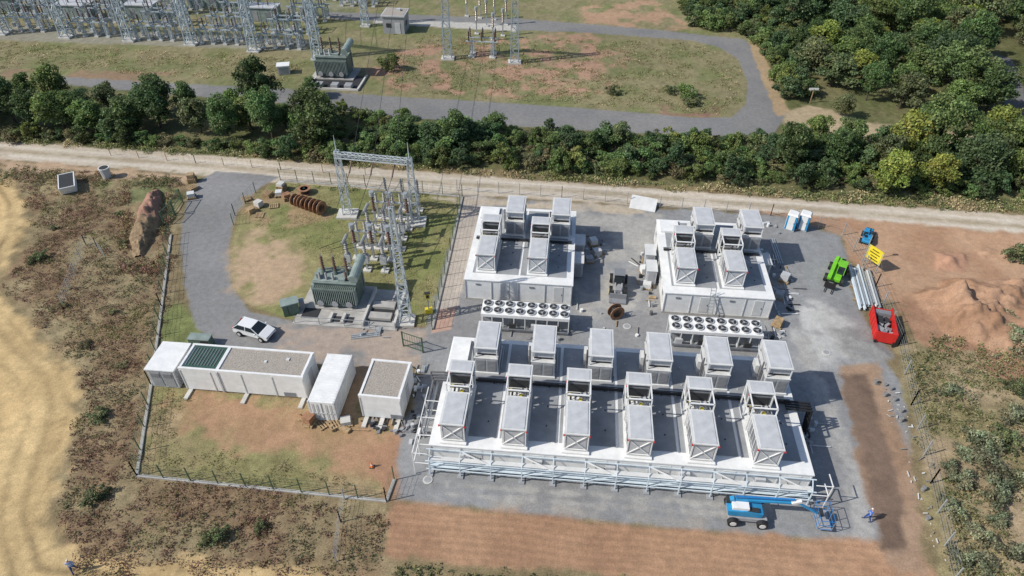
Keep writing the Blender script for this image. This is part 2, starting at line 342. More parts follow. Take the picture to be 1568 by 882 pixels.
def tree_mesh(name,seed,h,r,base,nclump,nl,ls,low=.25):
    rg=np.random.default_rng(seed); C=[];R=[]
    lean=rg.normal(size=2)*.12*r; lop=rg.random(3)*6.28
    for i in range(nclump):
        t=rg.random(); zz=h*(low+(1-low)*t**.85); prof=math.sin(math.pi*min(1,(.12+.8*t)))**.6
        an=rg.random()*6.283; rad=r*prof*(.35+.7*rg.random()**.5)*(1+.28*math.sin(an*2+lop[0])+.18*math.sin(an*3+lop[1]))
        C.append((math.cos(an)*rad+lean[0]*t,math.sin(an)*rad+lean[1]*t,zz*.92*(1+.08*math.sin(an*2+lop[2])))); R.append(r*(.16+.26*rg.random()**1.3))
    C=np.array(C);R=np.array(R); vs=[];qs=[];cs=[]
    for c,rr in zip(C,R):
        n=int(nl*(rr/r/.36)**1.7)+25; d=rg.normal(size=(n,3)); d/=np.linalg.norm(d,axis=1,keepdims=True); d[:,2]=np.where(d[:,2]<-.4,-d[:,2],d[:,2])
        lump=.5+1.05*fbm(d[:,0]*1.9+seed*3+c[0],d[:,1]*1.9+d[:,2]*1.5+c[1],3)
        rad=rr*(.5+.7*rg.random(n)**.9)*lump; pos=c+d*rad[:,None]*np.array([1.1,1.1,.9])
        nrm=d*.6+rg.normal(size=(n,3))*.65+np.array([0,0,.45])
        v,q_=leafquads(pos,nrm,ls*(.5+.8*rg.random(n)))
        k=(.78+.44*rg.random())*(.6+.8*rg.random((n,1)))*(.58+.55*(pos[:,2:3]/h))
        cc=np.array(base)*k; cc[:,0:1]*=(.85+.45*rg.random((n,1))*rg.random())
        vs.append(v);qs.append(q_);cs.append(np.repeat(cc,4,0))
    v,q_,c=join(vs,qs,cs)
    me=mesh_np(name,v,q_,c,M['leaf'])
    mb=mbtrunk(h,r,[tuple(C[i]) for i in range(0,nclump,max(1,nclump//9))],seed)
    import bmesh
    bm=bmesh.new(); bm.from_mesh(me); me2=mb.mesh('tmp'); nf=len(bm.faces); bm.from_mesh(me2); bm.faces.ensure_lookup_table()
    for f in bm.faces[nf:]: f.material_index=1
    bm.to_mesh(me); bm.free(); bpy.data.meshes.remove(me2); me.materials.append(M['bark'])
    return me
G1=(.125,.19,.055);G2=(.10,.16,.06);G3=(.17,.235,.06);G4=(.27,.30,.05);G5=(.175,.20,.08)
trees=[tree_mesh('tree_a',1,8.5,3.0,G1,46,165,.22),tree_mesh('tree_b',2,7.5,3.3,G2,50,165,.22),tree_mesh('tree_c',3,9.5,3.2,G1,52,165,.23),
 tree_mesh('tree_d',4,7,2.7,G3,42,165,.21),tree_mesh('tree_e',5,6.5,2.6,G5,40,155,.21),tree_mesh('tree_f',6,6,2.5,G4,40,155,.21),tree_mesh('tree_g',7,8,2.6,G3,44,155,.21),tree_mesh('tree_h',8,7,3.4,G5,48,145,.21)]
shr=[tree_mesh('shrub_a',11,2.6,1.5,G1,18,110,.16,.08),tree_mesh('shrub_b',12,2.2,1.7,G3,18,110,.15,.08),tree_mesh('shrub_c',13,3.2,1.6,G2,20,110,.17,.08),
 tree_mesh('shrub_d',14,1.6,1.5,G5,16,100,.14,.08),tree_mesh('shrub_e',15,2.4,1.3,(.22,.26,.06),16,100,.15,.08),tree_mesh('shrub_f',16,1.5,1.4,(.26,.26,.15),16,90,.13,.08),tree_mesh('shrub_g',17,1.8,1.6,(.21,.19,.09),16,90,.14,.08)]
def dart(poly,dist,n=4000,excl=()):
    a=np.array(poly); c=np.stack([RNG.uniform(a[:,0].min(),a[:,0].max(),n),RNG.uniform(a[:,1].min(),a[:,1].max(),n)],1)
    c=c[inside(poly,c[:,0],c[:,1])]
    for e in excl: c=c[~inside(e,c[:,0],c[:,1])]
    out=[]
    for p in c:
        if all((p[0]-o[0])**2+(p[1]-o[1])**2>dist*dist for o in out): out.append(p)
    return out
def plant(name,pts,lib,smin,smax,parent=None):
    for p in pts:
        k=random.uniform(smin,smax); add(name,random.choice(lib),(p[0],p[1],-.05),random.uniform(0,6.28),parent,(k*random.uniform(.8,1.2),k*random.uniform(.8,1.2),k*random.uniform(.75,1.2)))
T=trees
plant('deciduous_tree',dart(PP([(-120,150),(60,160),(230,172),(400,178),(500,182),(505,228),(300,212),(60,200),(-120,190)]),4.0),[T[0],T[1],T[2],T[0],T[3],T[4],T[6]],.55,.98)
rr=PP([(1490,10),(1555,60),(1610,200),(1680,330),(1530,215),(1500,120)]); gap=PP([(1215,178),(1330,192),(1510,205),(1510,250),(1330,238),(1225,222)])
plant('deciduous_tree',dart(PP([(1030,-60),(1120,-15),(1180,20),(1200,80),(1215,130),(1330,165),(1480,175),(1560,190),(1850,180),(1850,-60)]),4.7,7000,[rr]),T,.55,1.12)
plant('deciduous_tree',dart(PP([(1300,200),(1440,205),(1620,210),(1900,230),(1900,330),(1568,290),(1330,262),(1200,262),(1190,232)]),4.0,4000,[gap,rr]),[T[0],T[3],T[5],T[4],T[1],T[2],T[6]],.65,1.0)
plant('deciduous_tree',[P(760,207),P(700,225),P(478,150),P(1290,180),P(1240,245),P(1285,255),P(620,222),P(950,225),P(460,215),P(480,232)],[T[3],T[4],T[6],T[0]],.45,.66)
plant('deciduous_tree',[P(1425,290),P(1352,296)],[T[5]],.8,.95)
hg=empty('hedgerow')
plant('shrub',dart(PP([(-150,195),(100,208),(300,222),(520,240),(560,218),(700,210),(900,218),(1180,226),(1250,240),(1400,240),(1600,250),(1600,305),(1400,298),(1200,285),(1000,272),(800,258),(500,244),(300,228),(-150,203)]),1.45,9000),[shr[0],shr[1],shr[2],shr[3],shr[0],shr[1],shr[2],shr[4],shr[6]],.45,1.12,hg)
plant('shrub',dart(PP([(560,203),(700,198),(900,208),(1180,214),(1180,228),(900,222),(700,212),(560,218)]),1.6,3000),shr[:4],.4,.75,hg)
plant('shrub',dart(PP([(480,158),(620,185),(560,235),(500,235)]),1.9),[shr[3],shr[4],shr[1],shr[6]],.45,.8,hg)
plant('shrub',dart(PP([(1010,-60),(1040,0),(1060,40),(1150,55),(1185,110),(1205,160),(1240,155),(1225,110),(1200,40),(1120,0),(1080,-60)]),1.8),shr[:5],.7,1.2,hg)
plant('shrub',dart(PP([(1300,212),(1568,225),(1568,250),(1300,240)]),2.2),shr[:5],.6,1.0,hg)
plant('bush',[P(940,143),P(1058,160),P(1048,150),P(598,108),P(1560,395),P(1030,142)],[shr[3],shr[1]],.7,1.1)
def weeds(name,poly,dens,pal,hh=(.15,.6),K=9,ls=.1,rad=.3,excl=(),clump=.45):
    a=np.array(poly); area=(a[:,0].max()-a[:,0].min())*(a[:,1].max()-a[:,1].min()); n=int(area*dens)
    X=RNG.uniform(a[:,0].min(),a[:,0].max(),n);Y=RNG.uniform(a[:,1].min(),a[:,1].max(),n)
    k=(sdf(poly,X,Y)+(fbm(X/2,Y/2,3)-.5)*3>.3)&(fbm(X/2.5,Y/2.5,4)+RNG.normal(size=n)*.07>clump)
    for e in excl: k&=~inside(e,X,Y)
    X=X[k];Y=Y[k];n=len(X)
    pi=(fbm(X/4+70,Y/4,4)*2.2-.6+RNG.normal(size=n)*.2); pi=np.clip(pi*len(pal),0,len(pal)-1).astype(int)
    pc=np.array(pal)[pi]*(.7+.6*RNG.random((n,1))); hs=RNG.uniform(*hh,n)*(.5+fbm(X/3,Y/3,3))
    X=np.repeat(X,K);Y=np.repeat(Y,K);hs=np.repeat(hs,K);pc=np.repeat(pc,K,0); m=n*K
    t=RNG.random(m); rr_=rad*RNG.random(m)**.5; an=RNG.random(m)*6.283
    c=np.stack([X+rr_*np.cos(an),Y+rr_*np.sin(an),t*hs*(1.2-rr_/rad*.5)],1)
    nr=RNG.normal(size=(m,3))*.8+np.array([0,0,.8]); v,q_=leafquads(c,nr,ls*(.5+RNG.random(m)),.5)
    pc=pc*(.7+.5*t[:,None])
    add(name,mesh_np(name,v,q_,np.repeat(pc,4,0),M['leaf']))
BR=(.32,.20,.12);RB=(.29,.15,.10);DG=(.17,.20,.08);TN=(.50,.38,.23);OG=(.28,.26,.11);YG=(.30,.32,.11)
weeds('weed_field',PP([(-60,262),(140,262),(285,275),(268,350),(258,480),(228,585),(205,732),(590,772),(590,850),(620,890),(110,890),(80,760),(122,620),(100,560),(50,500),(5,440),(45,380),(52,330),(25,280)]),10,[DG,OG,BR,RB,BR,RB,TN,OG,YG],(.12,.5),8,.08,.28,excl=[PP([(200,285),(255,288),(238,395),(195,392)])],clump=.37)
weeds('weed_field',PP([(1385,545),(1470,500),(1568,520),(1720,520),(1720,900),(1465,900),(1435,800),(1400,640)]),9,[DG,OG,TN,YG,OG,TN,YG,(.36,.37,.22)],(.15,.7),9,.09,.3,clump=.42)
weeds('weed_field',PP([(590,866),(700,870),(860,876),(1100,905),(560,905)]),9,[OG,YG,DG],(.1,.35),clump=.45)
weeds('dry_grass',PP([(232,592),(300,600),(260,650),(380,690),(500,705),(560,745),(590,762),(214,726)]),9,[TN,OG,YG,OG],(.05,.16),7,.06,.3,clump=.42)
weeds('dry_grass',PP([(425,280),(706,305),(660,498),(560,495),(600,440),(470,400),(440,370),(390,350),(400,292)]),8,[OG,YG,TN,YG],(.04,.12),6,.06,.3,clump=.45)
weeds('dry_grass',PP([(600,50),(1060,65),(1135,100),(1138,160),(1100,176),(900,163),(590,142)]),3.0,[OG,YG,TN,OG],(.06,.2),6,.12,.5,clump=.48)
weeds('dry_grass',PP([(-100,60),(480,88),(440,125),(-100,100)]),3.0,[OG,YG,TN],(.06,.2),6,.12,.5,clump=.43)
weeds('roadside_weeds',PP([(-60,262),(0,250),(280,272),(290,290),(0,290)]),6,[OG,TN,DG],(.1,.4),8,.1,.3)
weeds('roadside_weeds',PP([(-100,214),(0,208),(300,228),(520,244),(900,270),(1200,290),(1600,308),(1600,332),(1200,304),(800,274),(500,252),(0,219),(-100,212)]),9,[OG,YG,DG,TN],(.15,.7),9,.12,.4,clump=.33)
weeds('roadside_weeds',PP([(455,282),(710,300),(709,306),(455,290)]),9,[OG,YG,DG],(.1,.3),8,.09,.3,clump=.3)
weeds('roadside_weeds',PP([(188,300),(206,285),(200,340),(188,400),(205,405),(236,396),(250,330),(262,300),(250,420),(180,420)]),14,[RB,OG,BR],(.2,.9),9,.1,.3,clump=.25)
plant('bush',[P(1510,715),P(1530,800),P(1500,830),P(1460,790),P(1475,740),P(1545,640),P(1590,700),P(1570,740),P(1480,700),P(1455,720),P(1520,760),P(1555,850),P(1500,680),P(1560,600),P(1450,600),P(1545,680),P(1485,860)],[shr[5],shr[5],shr[3]],.55,1.0)
plant('bush',[P(1520,505),P(1545,520),P(1500,495),P(1560,540),P(1540,492)],[shr[5]],.8,1.1)
plant('bush',[P(60,400),P(95,470),P(190,560),P(150,640),P(85,350),P(175,480),P(150,760),P(400,810),P(130,530),P(330,830),P(186,330),P(192,375)],[shr[6],shr[3],shr[6]],.3,.6)
# ------------------------------------------------------------------ HVAC units
def unitA():
    mb=MB()
    mb.box(0,3.3,.0,2.25,6.7,.12,'white')
    mb.box(0,1.9,.35,1.75,3.2,1.75,'ltgrey')
    for y in(.25,3.55):
        for x in(-.95,.95): mb.bar((x,y,.1),(x,y,2.3),.1,'white')
    mb.bar((-.95,.2,.3),(.95,.2,2.2),.07,'white');mb.bar((.95,.17,.3),(-.95,.17,2.2),.07,'white')
    mb.bar((-.95,.2,.3),(.95,.2,.3),.1,'white');mb.bar((-.95,.2,2.2),(.95,.2,2.2),.1,'white');mb.box(0,.27,.4,1.6,.05,1.6,'ltgrey')
    for s in(-1,1):
        mb.bar((s*.98,.25,.3),(s*.98,3.55,.3),.08,'white');mb.bar((s*.98,.25,2.2),(s*.98,3.55,2.2),.08,'white')
        for i in range(5): mb.box(s*.89,.8+i*.55,.6,.03,.4,1.2,'louvre')
        for y in (1.4,2.5): mb.bar((s*.98,y,.1),(s*.98,y,2.2),.05,'white')
    mb.box(0,1.88,2.3,2.05,3.6,.09,'offwhite'); mb.box(0,1.88,2.39,1.7,3.3,.05,'ltgrey')
    for i,x in enumerate((-.6,-.2,.3,.65)):
        mb.cyl((x,3.7,1.0+.25*i),(x,5.4,1.1+.2*i),.09,.09,'steel' if i%2 else 'copper',8)
        mb.cyl((x,4.2+.2*i,.1),(x,4.2+.2*i,1.3),.07,.07,'steel',8)
    mb.cyl((-.9,4.7,1.9),(.9,4.7,1.9),.12,.12,'copper',8); mb.cyl((-.9,4.1,1.5),(.9,4.1,1.5),.1,.1,'steel',8)
    mb.box(-.4,4.4,.3,.6,.5,1.0,'grey'); mb.box(.45,4.9,.3,.5,.5,1.5,'ltgrey'); mb.cyl((.2,4.2,1.7),(.2,4.2,1.95),.17,.17,'yellow',10); mb.box(-.7,4.95,1.5,.2,.2,.25,'yellow')
    for x in(-1.0,1.0):
        for y in(3.75,5.3,6.6): mb.bar((x,y,.1),(x,y,3.1),.1,'white')
        mb.bar((x,3.75,3.05),(x,6.6,3.05),.1,'white'); mb.bar((x,3.75,1.5),(x,6.6,1.5),.07,'white'); mb.bar((x,5.3,.2),(x,6.6,3),.05,'white')
    mb.bar((-1,3.75,3.05),(1,3.75,3.05),.1,'white'); mb.bar((-1,5.3,1.6),(1,5.3,1.6),.08,'white')
    mb.box(0,5.95,1.2,1.9,1.2,1.6,'louvre'); mb.box(0,5.32,1.3,1.6,.04,1.3,'dark'); mb.box(0,5.95,3.1,2.15,1.45,.1,'offwhite'); mb.box(0,5.95,3.2,1.8,1.1,.04,'ltgrey')
    for x in(-1.05,1.05):
        for y in(.1,5.2): mb.box(x,y,2.15 if y<1 else 2.9,.12,.12,.14,'red')
    return mb.mesh('hvac_front')
def unitB():
    mb=MB()
    mb.box(0,1.75,0,2.3,3.7,.15,'white')
    mb.box(0,1.75,.15,2.1,3.5,1.75,'ltgrey')
    for s in(-.5,.5):
        mb.box(s,-.01,.3,.85,.04,1.45,'grey')
        for i in range(8): mb.box(s,-.04,.36+i*.17,.75,.04,.05,'louvre')
    mb.box(0,1.75,1.9,2.2,3.6,.08,'offwhite')
    mb.box(0,1.9,1.98,1.7,3.0,.5,'dark')
    mb.box(0,1.9,2.35,1.95,3.3,.75,'ltgrey')
    for i in range(5):
        for s in(-1,1): mb.box(s*1.06,.5+i*.62,.4,.03,.45,1.3,'louvre')
    for x in(-1.0,1.0):
        for y in(.1,3.4): mb.bar((x,y,1.9),(x,y,3.2),.09,'white')
    mb.box(0,1.8,3.12,2.15,3.6,.09,'offwhite'); mb.box(0,1.8,3.21,1.8,3.2,.05,'ltgrey')
    mb.cyl((-.7,3.7,.2),(-.7,3.7,2.8),.1,.1,'copper'); mb.cyl((.4,3.75,.2),(.4,3.75,2.4),.12,.12,'steel')
    mb.box(-1.3,2.4,0,.35,1.0,1.5,'offwhite'); mb.cyl((-1.25,1.0,.2),(-1.25,1.0,2.9),.08,.08,'copper'); mb.cyl((1.3,.6,.15),(1.3,3.4,.15),.07,.07,'steel',6)
    return mb.mesh('hvac_back')
UA=unitA();UB=unitB(); HB=2.95
def hall(loc,W,D,fu,fv,bu,bv,gallery=False):
    e=empty('battery_hall',(loc[0],loc[1],0),RZ)
    w=MB(); w.box(W/2,D/2,0,W+.1,D+.1,.28,'concrete'); w.box(W/2,D/2,.28,W,D,HB-.28-.12,'white')
    n=max(2,round(W/2.65))
    for i in range(n+1):
        x=W*i/n; w.box(min(max(x,.06),W-.06),-.03,.28,.08,.07,HB-.5,'ltgrey'); w.box(min(max(x,.06),W-.06),D+.03,.28,.10,.07,HB-.5,'offwhite')
    for i in range(n):
        x=W*(i+.5)/n
        if i%2==0: w.box(x-.0,-.05,2.2,.5,.04,.2,'louvre')
        else: w.box(x,-.02,.5,.95,.05,2.05,'offwhite'); w.box(x+.35,-.05,1.4,.05,.05,.2,'dark')
    for j in range(5):
        y=D*(j+.5)/5
        for xx in(-.02,W+.02): w.box(xx,y,.7,.05,1.2,1.6,'offwhite'); w.box(xx*1.0+(.02 if xx>0 else -.02),y,1.6,.05,.7,.4,'louvre')
    w.obj('walls',parent=e)
    r=MB(); r.box(W/2,D/2,HB-.12,W+.16,D+.16,.12,'white')
    nm=max(1,round(W/5.2)); mw=(W-1.2)/nm
    for i in range(nm):
        x=.6+mw*(i+.5)
        r.box(x,(1.15+D-.5)/2,HB,mw-.28,D-1.65,.05,'membrane')
        for k in range(5):
            r.cyl((x-mw*.32,2+k*2.2,HB+.05),(x-mw*.32,2+k*2.2,HB+.12),.07,.07,'concretelt',6); r.cyl((x+mw*.3,2.8+k*2.2,HB+.05),(x+mw*.3,2.8+k*2.2,HB+.14),.06,.06,'dark',6)
    r.cyl((.3,7.35,HB+.2),(W-.3,7.35,HB+.2),.12,.12,'black',8); r.cyl((.3,7.7,HB+.18),(W-.3,7.7,HB+.18),.08,.08,'steel',8)
    for i in range(int(W/2)): r.box(1+i*2,7.5,HB+.02,.12,.8,.12,'galv')
    r.box(.95,D-2.6,HB,1.7,4.2,.3,'white') if W>20 else r.box(1.3,D-1.5,HB,2.2,2.4,.25,'white')
    r.obj('roof',parent=e)
    for u in fu: add('hvac_front',UA,(u,fv,HB+.06),0,e)
    for u in bu: add('hvac_back',UB,(u,bv,HB+.06),0,e)
    if gallery:
        g=MB()
        for yy,zz in((-.2,2.55),(-.95,1.9),(-.95,.8)): g.bar((-.3,yy,zz),(W+.3,yy,zz),.08,'bluesteel')
        n=int(W/2.6)
        for i in range(n+1):
            x=W*i/n; g.bar((x,-.95,0),(x,-.95,1.95),.09,'bluesteel'); g.bar((x,-.2,2.6),(x,-.95,1.9),.07,'bluesteel')
            g.bar((x,-.2,.8),(x,-.95,.8),.07,'bluesteel')
            if i<n and i%2==1: g.bar((x,-.2,2.55),(x+W/n,-.95,1.9),.09,'white'); g.bar((x,-.95,.8),(x+W/n,-.95,1.9),.05,'bluesteel')
        g.box(W/2,-.65,1.93,W,.4,.05,'offwhite'); g.box(W/2,-.55,.86,W,.5,.05,'bluesteel')
        for i in range(13): g.box(W*i/12,-.7,0,.5,1.0,.12,'grey')
        for k in range(5): g.box(3+k*6.1,-.15,1.1,.8,.3,1.0,'ltgrey')
        for sx,xx,y1 in((-1,-.3,6.5),(1,W+.3,.4)):
            x2=xx+sx*1.0
            for y in np.arange(-1,y1,1.9) : g.bar((x2,y,0),(x2,y,3.0),.07,'white'); g.bar((x2,y,2.9),(xx-sx*.3,y,2.9),.06,'white'); g.bar((x2,y,1.6),(xx-sx*.3,y,1.6),.06,'white')
            g.bar((x2,-1,2.9),(x2,y1-.2,2.9),.07,'white'); g.bar((x2,-1,1.6),(x2,y1-.2,1.6),.07,'white')
            if sx<0:
                for k in range(3): g.cyl((xx+sx*(.25+.25*k),1,2.8-.3*(k%2)),(xx+sx*(.25+.25*k),7.6,2.8-.3*(k%2)),.07,.07,'steel',7)
        for k in range(4):
            g.cyl((W-1.0,6.3+k*.3,HB+.5),(W+1.2,6.3+k*.3,HB+.45),.1,.1,'black',8); g.cyl((W+1.2,6.3+k*.3,HB+.45),(W+1.5,6.3+k*.3,.1),.1,.1,'black',8)
            g.cyl((-.9-.15*k,7+k*.3,.3),(-.9-.15*k,7+k*.3,3.2),.08,.08,'copper',8); g.cyl((-.9-.15*k,7+k*.3,3.2),(1,7+k*.3,3.3),.08,.08,'copper',8)
        g.obj('gallery',parent=e)
    return e
m_o=P(662,712)
h1=hall(m_o,31.4,12.9,[1.95+5.13*i for i in range(6)],.15,[3.75+5.2*i for i in range(6)],8.4,True)
h2=hall(P(713,458),11.7,14.2,[2.2,7.8],1.2,[4.7,10.0],8.4)
h3=hall(P(1013,479),11.3,13.6,[2.1,7.2],1.2,[4.6,9.9],8.2)
def loc(o,u,v):
    c,s=math.cos(RZ),math.sin(RZ); return (o[0]+u*c-v*s,o[1]+u*s+v*c)
for (o_,u_,v_) in((P(713,458),12.4,9.5),(P(713,458),12.3,6.0),(P(1013,479),-1.0,8.5),(P(1013,479),-1.0,5.5),(P(1013,479),12.0,8)):
    c=loc(o_,u_,v_); mb=MB(); mb.box(0,0,.1,1.1,2.0,2.0,'ltgrey'); mb.box(0,0,2.1,1.25,2.15,.08,'offwhite'); mb.box(.57,.3,.4,.04,.8,1.4,'louvre'); mb.box(-.57,.3,.4,.04,.8,1.4,'louvre'); mb.box(0,-1.02,.3,.7,.04,1.6,'grey')
    for k in range(3): mb.cyl((-.3+.3*k,1.0,.4),(-.3+.3*k,2.4,.4),.09,.09,'black' if k else 'steel',8)
    mb.obj('cooling_cabinet',(c[0],c[1],0),RZ)
c=loc(P(1013,479),4.9,-.05); mb=MB()
for x in(-.25,.25): mb.bar((x,-1.0,0),(x,.1,4.0),.06,'galv')
for k in range(11): mb.bar((-.25,-1+.1*k,.36*k),(.25,-1+.1*k,.36*k),.04,'galv')
mb.obj('ladder',(c[0],c[1],0),RZ)
# chillers
def chiller(pos):
    mb=MB(); Lx=9.2; W=2.3; h=2.3
    mb.box(Lx/2,W/2,.0,Lx,W,.2,'galv'); mb.box(Lx/2,W/2,.2,Lx-.2,W*.35,1.0,'grey')
    for i in range(9):
        x=Lx*i/8; x=min(max(x,.06),Lx-.06)
        for y in(.05,W-.05): mb.bar((x,y,.1),(x,y,h-.4),.09,'white')
        mb.bar((x,.05,.2),(x,W/2,1.6),.05,'white')
    for s,y in((1,.35),(-1,W-.35)):
        for i in range(8): mb.add([(Lx*i/8+.08,W/2-s*.15,1.0),(Lx*(i+1)/8-.08,W/2-s*.15,1.0),(Lx*(i+1)/8-.08,W/2-s*W*.45,h-.35),(Lx*i/8+.08,W/2-s*W*.45,h-.35)],[(0,1,2,3)],'louvre')
    mb.box(Lx/2,W/2,h-.38,Lx,W,.38,'white')
    for i in range(8):
        for y in(W*.27,W*.73):
            x=Lx*(i+.5)/8; mb.cyl((x,y,h),(x,y,h+.16),.50,.47,'offwhite',18); mb.cyl((x,y,h+.161),(x,y,h+.17),.42,.42,'dark',18)
            mb.cyl((x,y,h+.17),(x,y,h+.2),.13,.13,'grey',8)
            for k in range(3): 
                a_=k*2.094+i; mb.bar((x,y,h+.18),(x+.4*math.cos(a_),y+.4*math.sin(a_),h+.18),.09,'louvre',.015)
    for i in range(4): mb.box(1+i*2.3,-.0,.3,.7,.3,.9,'dark' if i%2 else 'ltgrey')
    mb.cyl((.2,-.15,.5),(Lx-.2,-.15,.5),.1,.1,'steel')
    mb.obj('fan_chiller',(pos[0],pos[1],0),RZ)
chiller(P(737,505)); chiller(P(1022,530))

# ------------------------------------------------------------------ small buildings (left)
def cabin(name,pos,W,D,h,roof,rz,split=None):
    e=empty(name,(pos[0],pos[1],0),rz); w=MB(); w.box(W/2,D/2,0,W-.3,D-.3,.22,'dark'); w.box(W/2,D/2,.2,W,D,h-.2,'white')
    for x in [i*W/max(1,round(W/3)) for i in range(round(W/3)+1)]: w.box(min(max(x,.05),W-.05),-.02,.2,.1,.05,h-.3,'offwhite')
    w.box(W*.86,-.03,.3,1.1,.05,.5,'louvre'); w.box(-.02,D*.5,.9,.05,.8,.5,'louvre'); w.box(W+.02,D*.5,.3,.05,.9,2,'ltgrey')
    if split: w.box(split,-.04,0.2,.16,.07,h-.2,'ltgrey')
    for x in(.4,W-.4,W/2): w.box(x,-.6,0,.4,1.2,.18,'concretelt')
    w.obj('walls',parent=e)
    r=MB(); t=.22
    for x,y,sx,sy in((W/2,t/2,W+.1,t),(W/2,D-t/2,W+.1,t),(t/2,D/2,t,D-2*t),(W-t/2,D/2,t,D-2*t)): r.box(x,y,h,sx,sy,.16,'white')
    if split:
        r.box(split,D/2,h,.3,D-2*t,.16,'white')
        r.box((split+t)/2,D/2,h,split-t-.35,D-2*t,.12,'greenroof')
        for i in range(10): r.box(.5+i*(split-1)/9.,D/2,h+.12,.06,D-1,.05,'louvre')
        r.box((split+W)/2,D/2,h,W-split-.3-t,D-2*t,.07,'gravelroof')
        r.box((split+W)/2,D/2,h+.07,.25,.25,.1,'offwhite'); r.box((split+W)/2+2,D/2+.5,h+.07,.3,.3,.1,'offwhite')
    else: r.box(W/2,D/2,h,W-2*t,D-2*t,.07,roof)
    r.obj('roof',parent=e); return e
p=P(273,565,2.9); q2=P(463,580,2.9); Lw=math.dist(p,q2)
ang=math.atan2(q2[1]-p[1],q2[0]-p[0]); cabin('equipment_building',p,Lw,3.3,2.9,None,ang,split=Lw*.31)
p=P(549,607,2.9); q2=P(612,613,2.9); cabin('substation_kiosk',p,math.dist(p,q2),4.6,2.9,'gravelroof',math.atan2(q2[1]-p[1],q2[0]-p[0]))
def container(p,W,D,h,rz,name='shipping_container',roofm='white'):
    mb=MB(); mb.box(W/2,D/2,.15,W,D,h-.15,'white')
    for i in range(int(D/.3)): mb.box(W+.02,.2+i*.3,.35,.04,.14,h-.6,'offwhite'); mb.box(-.02,.2+i*.3,.35,.04,.14,h-.6,'offwhite'); mb.box(W/2,.2+i*.3,h,W-.2,.12,.03,roofm)
    for x in(.06,W-.06): 
        for y in(.06,D-.06): mb.box(x,y,0,.16,.16,h+.04,'offwhite')
    mb.box(W/2,-.02,.3,.04,.05,h-.4,'grey')
    for x in(.4,.8,W-.4,W-.8): mb.cyl((x,-.05,.3),(x,-.05,h-.2),.025,.025,'galv',6)
    mb.box(W/2,-.04,1.1,W-.3,.03,.12,'offwhite')
    mb.obj(name,(p[0],p[1],0),rz)
p=P(470,615,2.6); q2=P(508,618,2.6); container(p,2.44,6.06,2.6,math.atan2(q2[1]-p[1],q2[0]-p[0]))
mb=MB(); mb.box(1.3,1.9,.1,2.7,3.6,2.3,'ltgrey'); mb.box(1.3,1.9,2.4,2.9,3.8,.12,'white')
for x in(.7,1.9): mb.box(x,.08,.3,1.0,.05,1.9,'grey'); mb.box(x,.05,1.5,.8,.05,.5,'louvre')
for i in range(6): mb.box(2.66,.5+i*.55,.4,.04,.4,1.7,'grey')
pp=P(222,566,2.5); mb.obj('switchgear_cabinet',(pp[0],pp[1],0),RZ)
# ------------------------------------------------------------------ transformers
def transformer(name,pos,rz,s=1.0,cons=1):
    mb=MB()
    mb.box(0,0,.0,6.2,4.0,.25,'concrete'); mb.box(0,0,.25,4.4,2.1,2.7,'tgreen'); mb.box(0,0,2.95,4.6,2.3,.12,'tgreen2')
    for sy in(-1,1):
        mb.box(0,sy*1.75,2.55,4.4,.15,.15,'tgreen'); mb.box(0,sy*1.75,.55,4.4,.15,.15,'tgreen')
        for i in range(22): mb.box(-2.15+i*.205,sy*1.45,.6,.07,.75,2.0,'tgreen2')
        for i in range(3): mb.cyl((-1.5+i*1.5,sy*1.9,.9),(-1.5+i*1.5,sy*1.98,.9),.35,.35,'grey',12)
    mb.cyl((2.2,-1.4,3.9),(2.2,2.0,4.2),.48,.48,'tgreen2',16)
    for y in(-.9,1.3): mb.bar((2.2,y,.9),(2.2,y,3.6),.14,'tgreen')
    for i in range(3): 
        mb.cyl((-1.5+i*1.25,.35,3.05),(-1.5+i*1.25,.45,3.5),.24,.2,'tgreen',10); mb.insul(-1.5+i*1.25,.45,3.5,1.7,.2,'insulbr'); mb.cyl((-1.5+i*1.25,.45,5.2),(-1.5+i*1.25,.45,5.5),.06,.06,'steel',6)
        mb.insul(-1.6+i*.7,-.6,3.05,.9,.14,'insul')
    mb.insul(1.2,-.6,3.05,1.1,.16,'insulbr'); mb.box(-2.45,-.3,.8,.5,1.0,1.5,'tgreen2')
    mb.box(.8,-.8,3.07,.7,.4,.4,'tgreen2'); mb.cyl((-2.0,.9,3.2),(1.9,.9,3.9),.06,.06,'tgreen',6)
    mb.cyl((-1.9,-.3,3.07),(-1.9,-.3,3.6),.28,.28,'tgreen2',10); mb.cyl((-2.2,-.95,3.15),(2.2,-.95,3.15),.07,.07,'tgreen2',6); mb.cyl((-2.2,.95,3.15),(2.2,.95,3.15),.07,.07,'tgreen2',6)
    o=mb.obj(name,(pos[0],pos[1],0),rz); o.scale=(s,s,s); return o
c=P(520,468); transformer('power_transformer',(c[0],c[1]+1.2),RZ,1.05)
c=P(513,118); transformer('power_transformer',(c[0],c[1]+1),RZ,1.25)
mb=MB()
bx=P(455,490)
mb.box(5.4,2.6,.0,11.3,6.4,.14,'concrete'); mb.box(1.2,1.2,.14,1.8,1.6,.04,'dark'); 
mb.box(8.9,2.2,.14,2.6,3.4,.05,'dark'); mb.box(8.9,1.2,.19,2.4,1.0,.3,'concrete'); mb.box(8.9,3.0,.19,2.4,1.0,.3,'concrete')
for x in(3.6,5.0): mb.box(x,.6,.14,.3,1.4,.3,'concretelt'); mb.box(x+.7,.5,.14,.8,.9,.02,'dark')
mb.box(7.3,2.6,.14,.25,6.0,.5,'concretelt'); mb.box(10.7,2.6,.14,.25,6.0,.5,'concretelt')
for x in(0,2.7,5.4,8.1,10.9): mb.bar((x,-.5,.1),(x,-.5,1.1),.06,'galv')
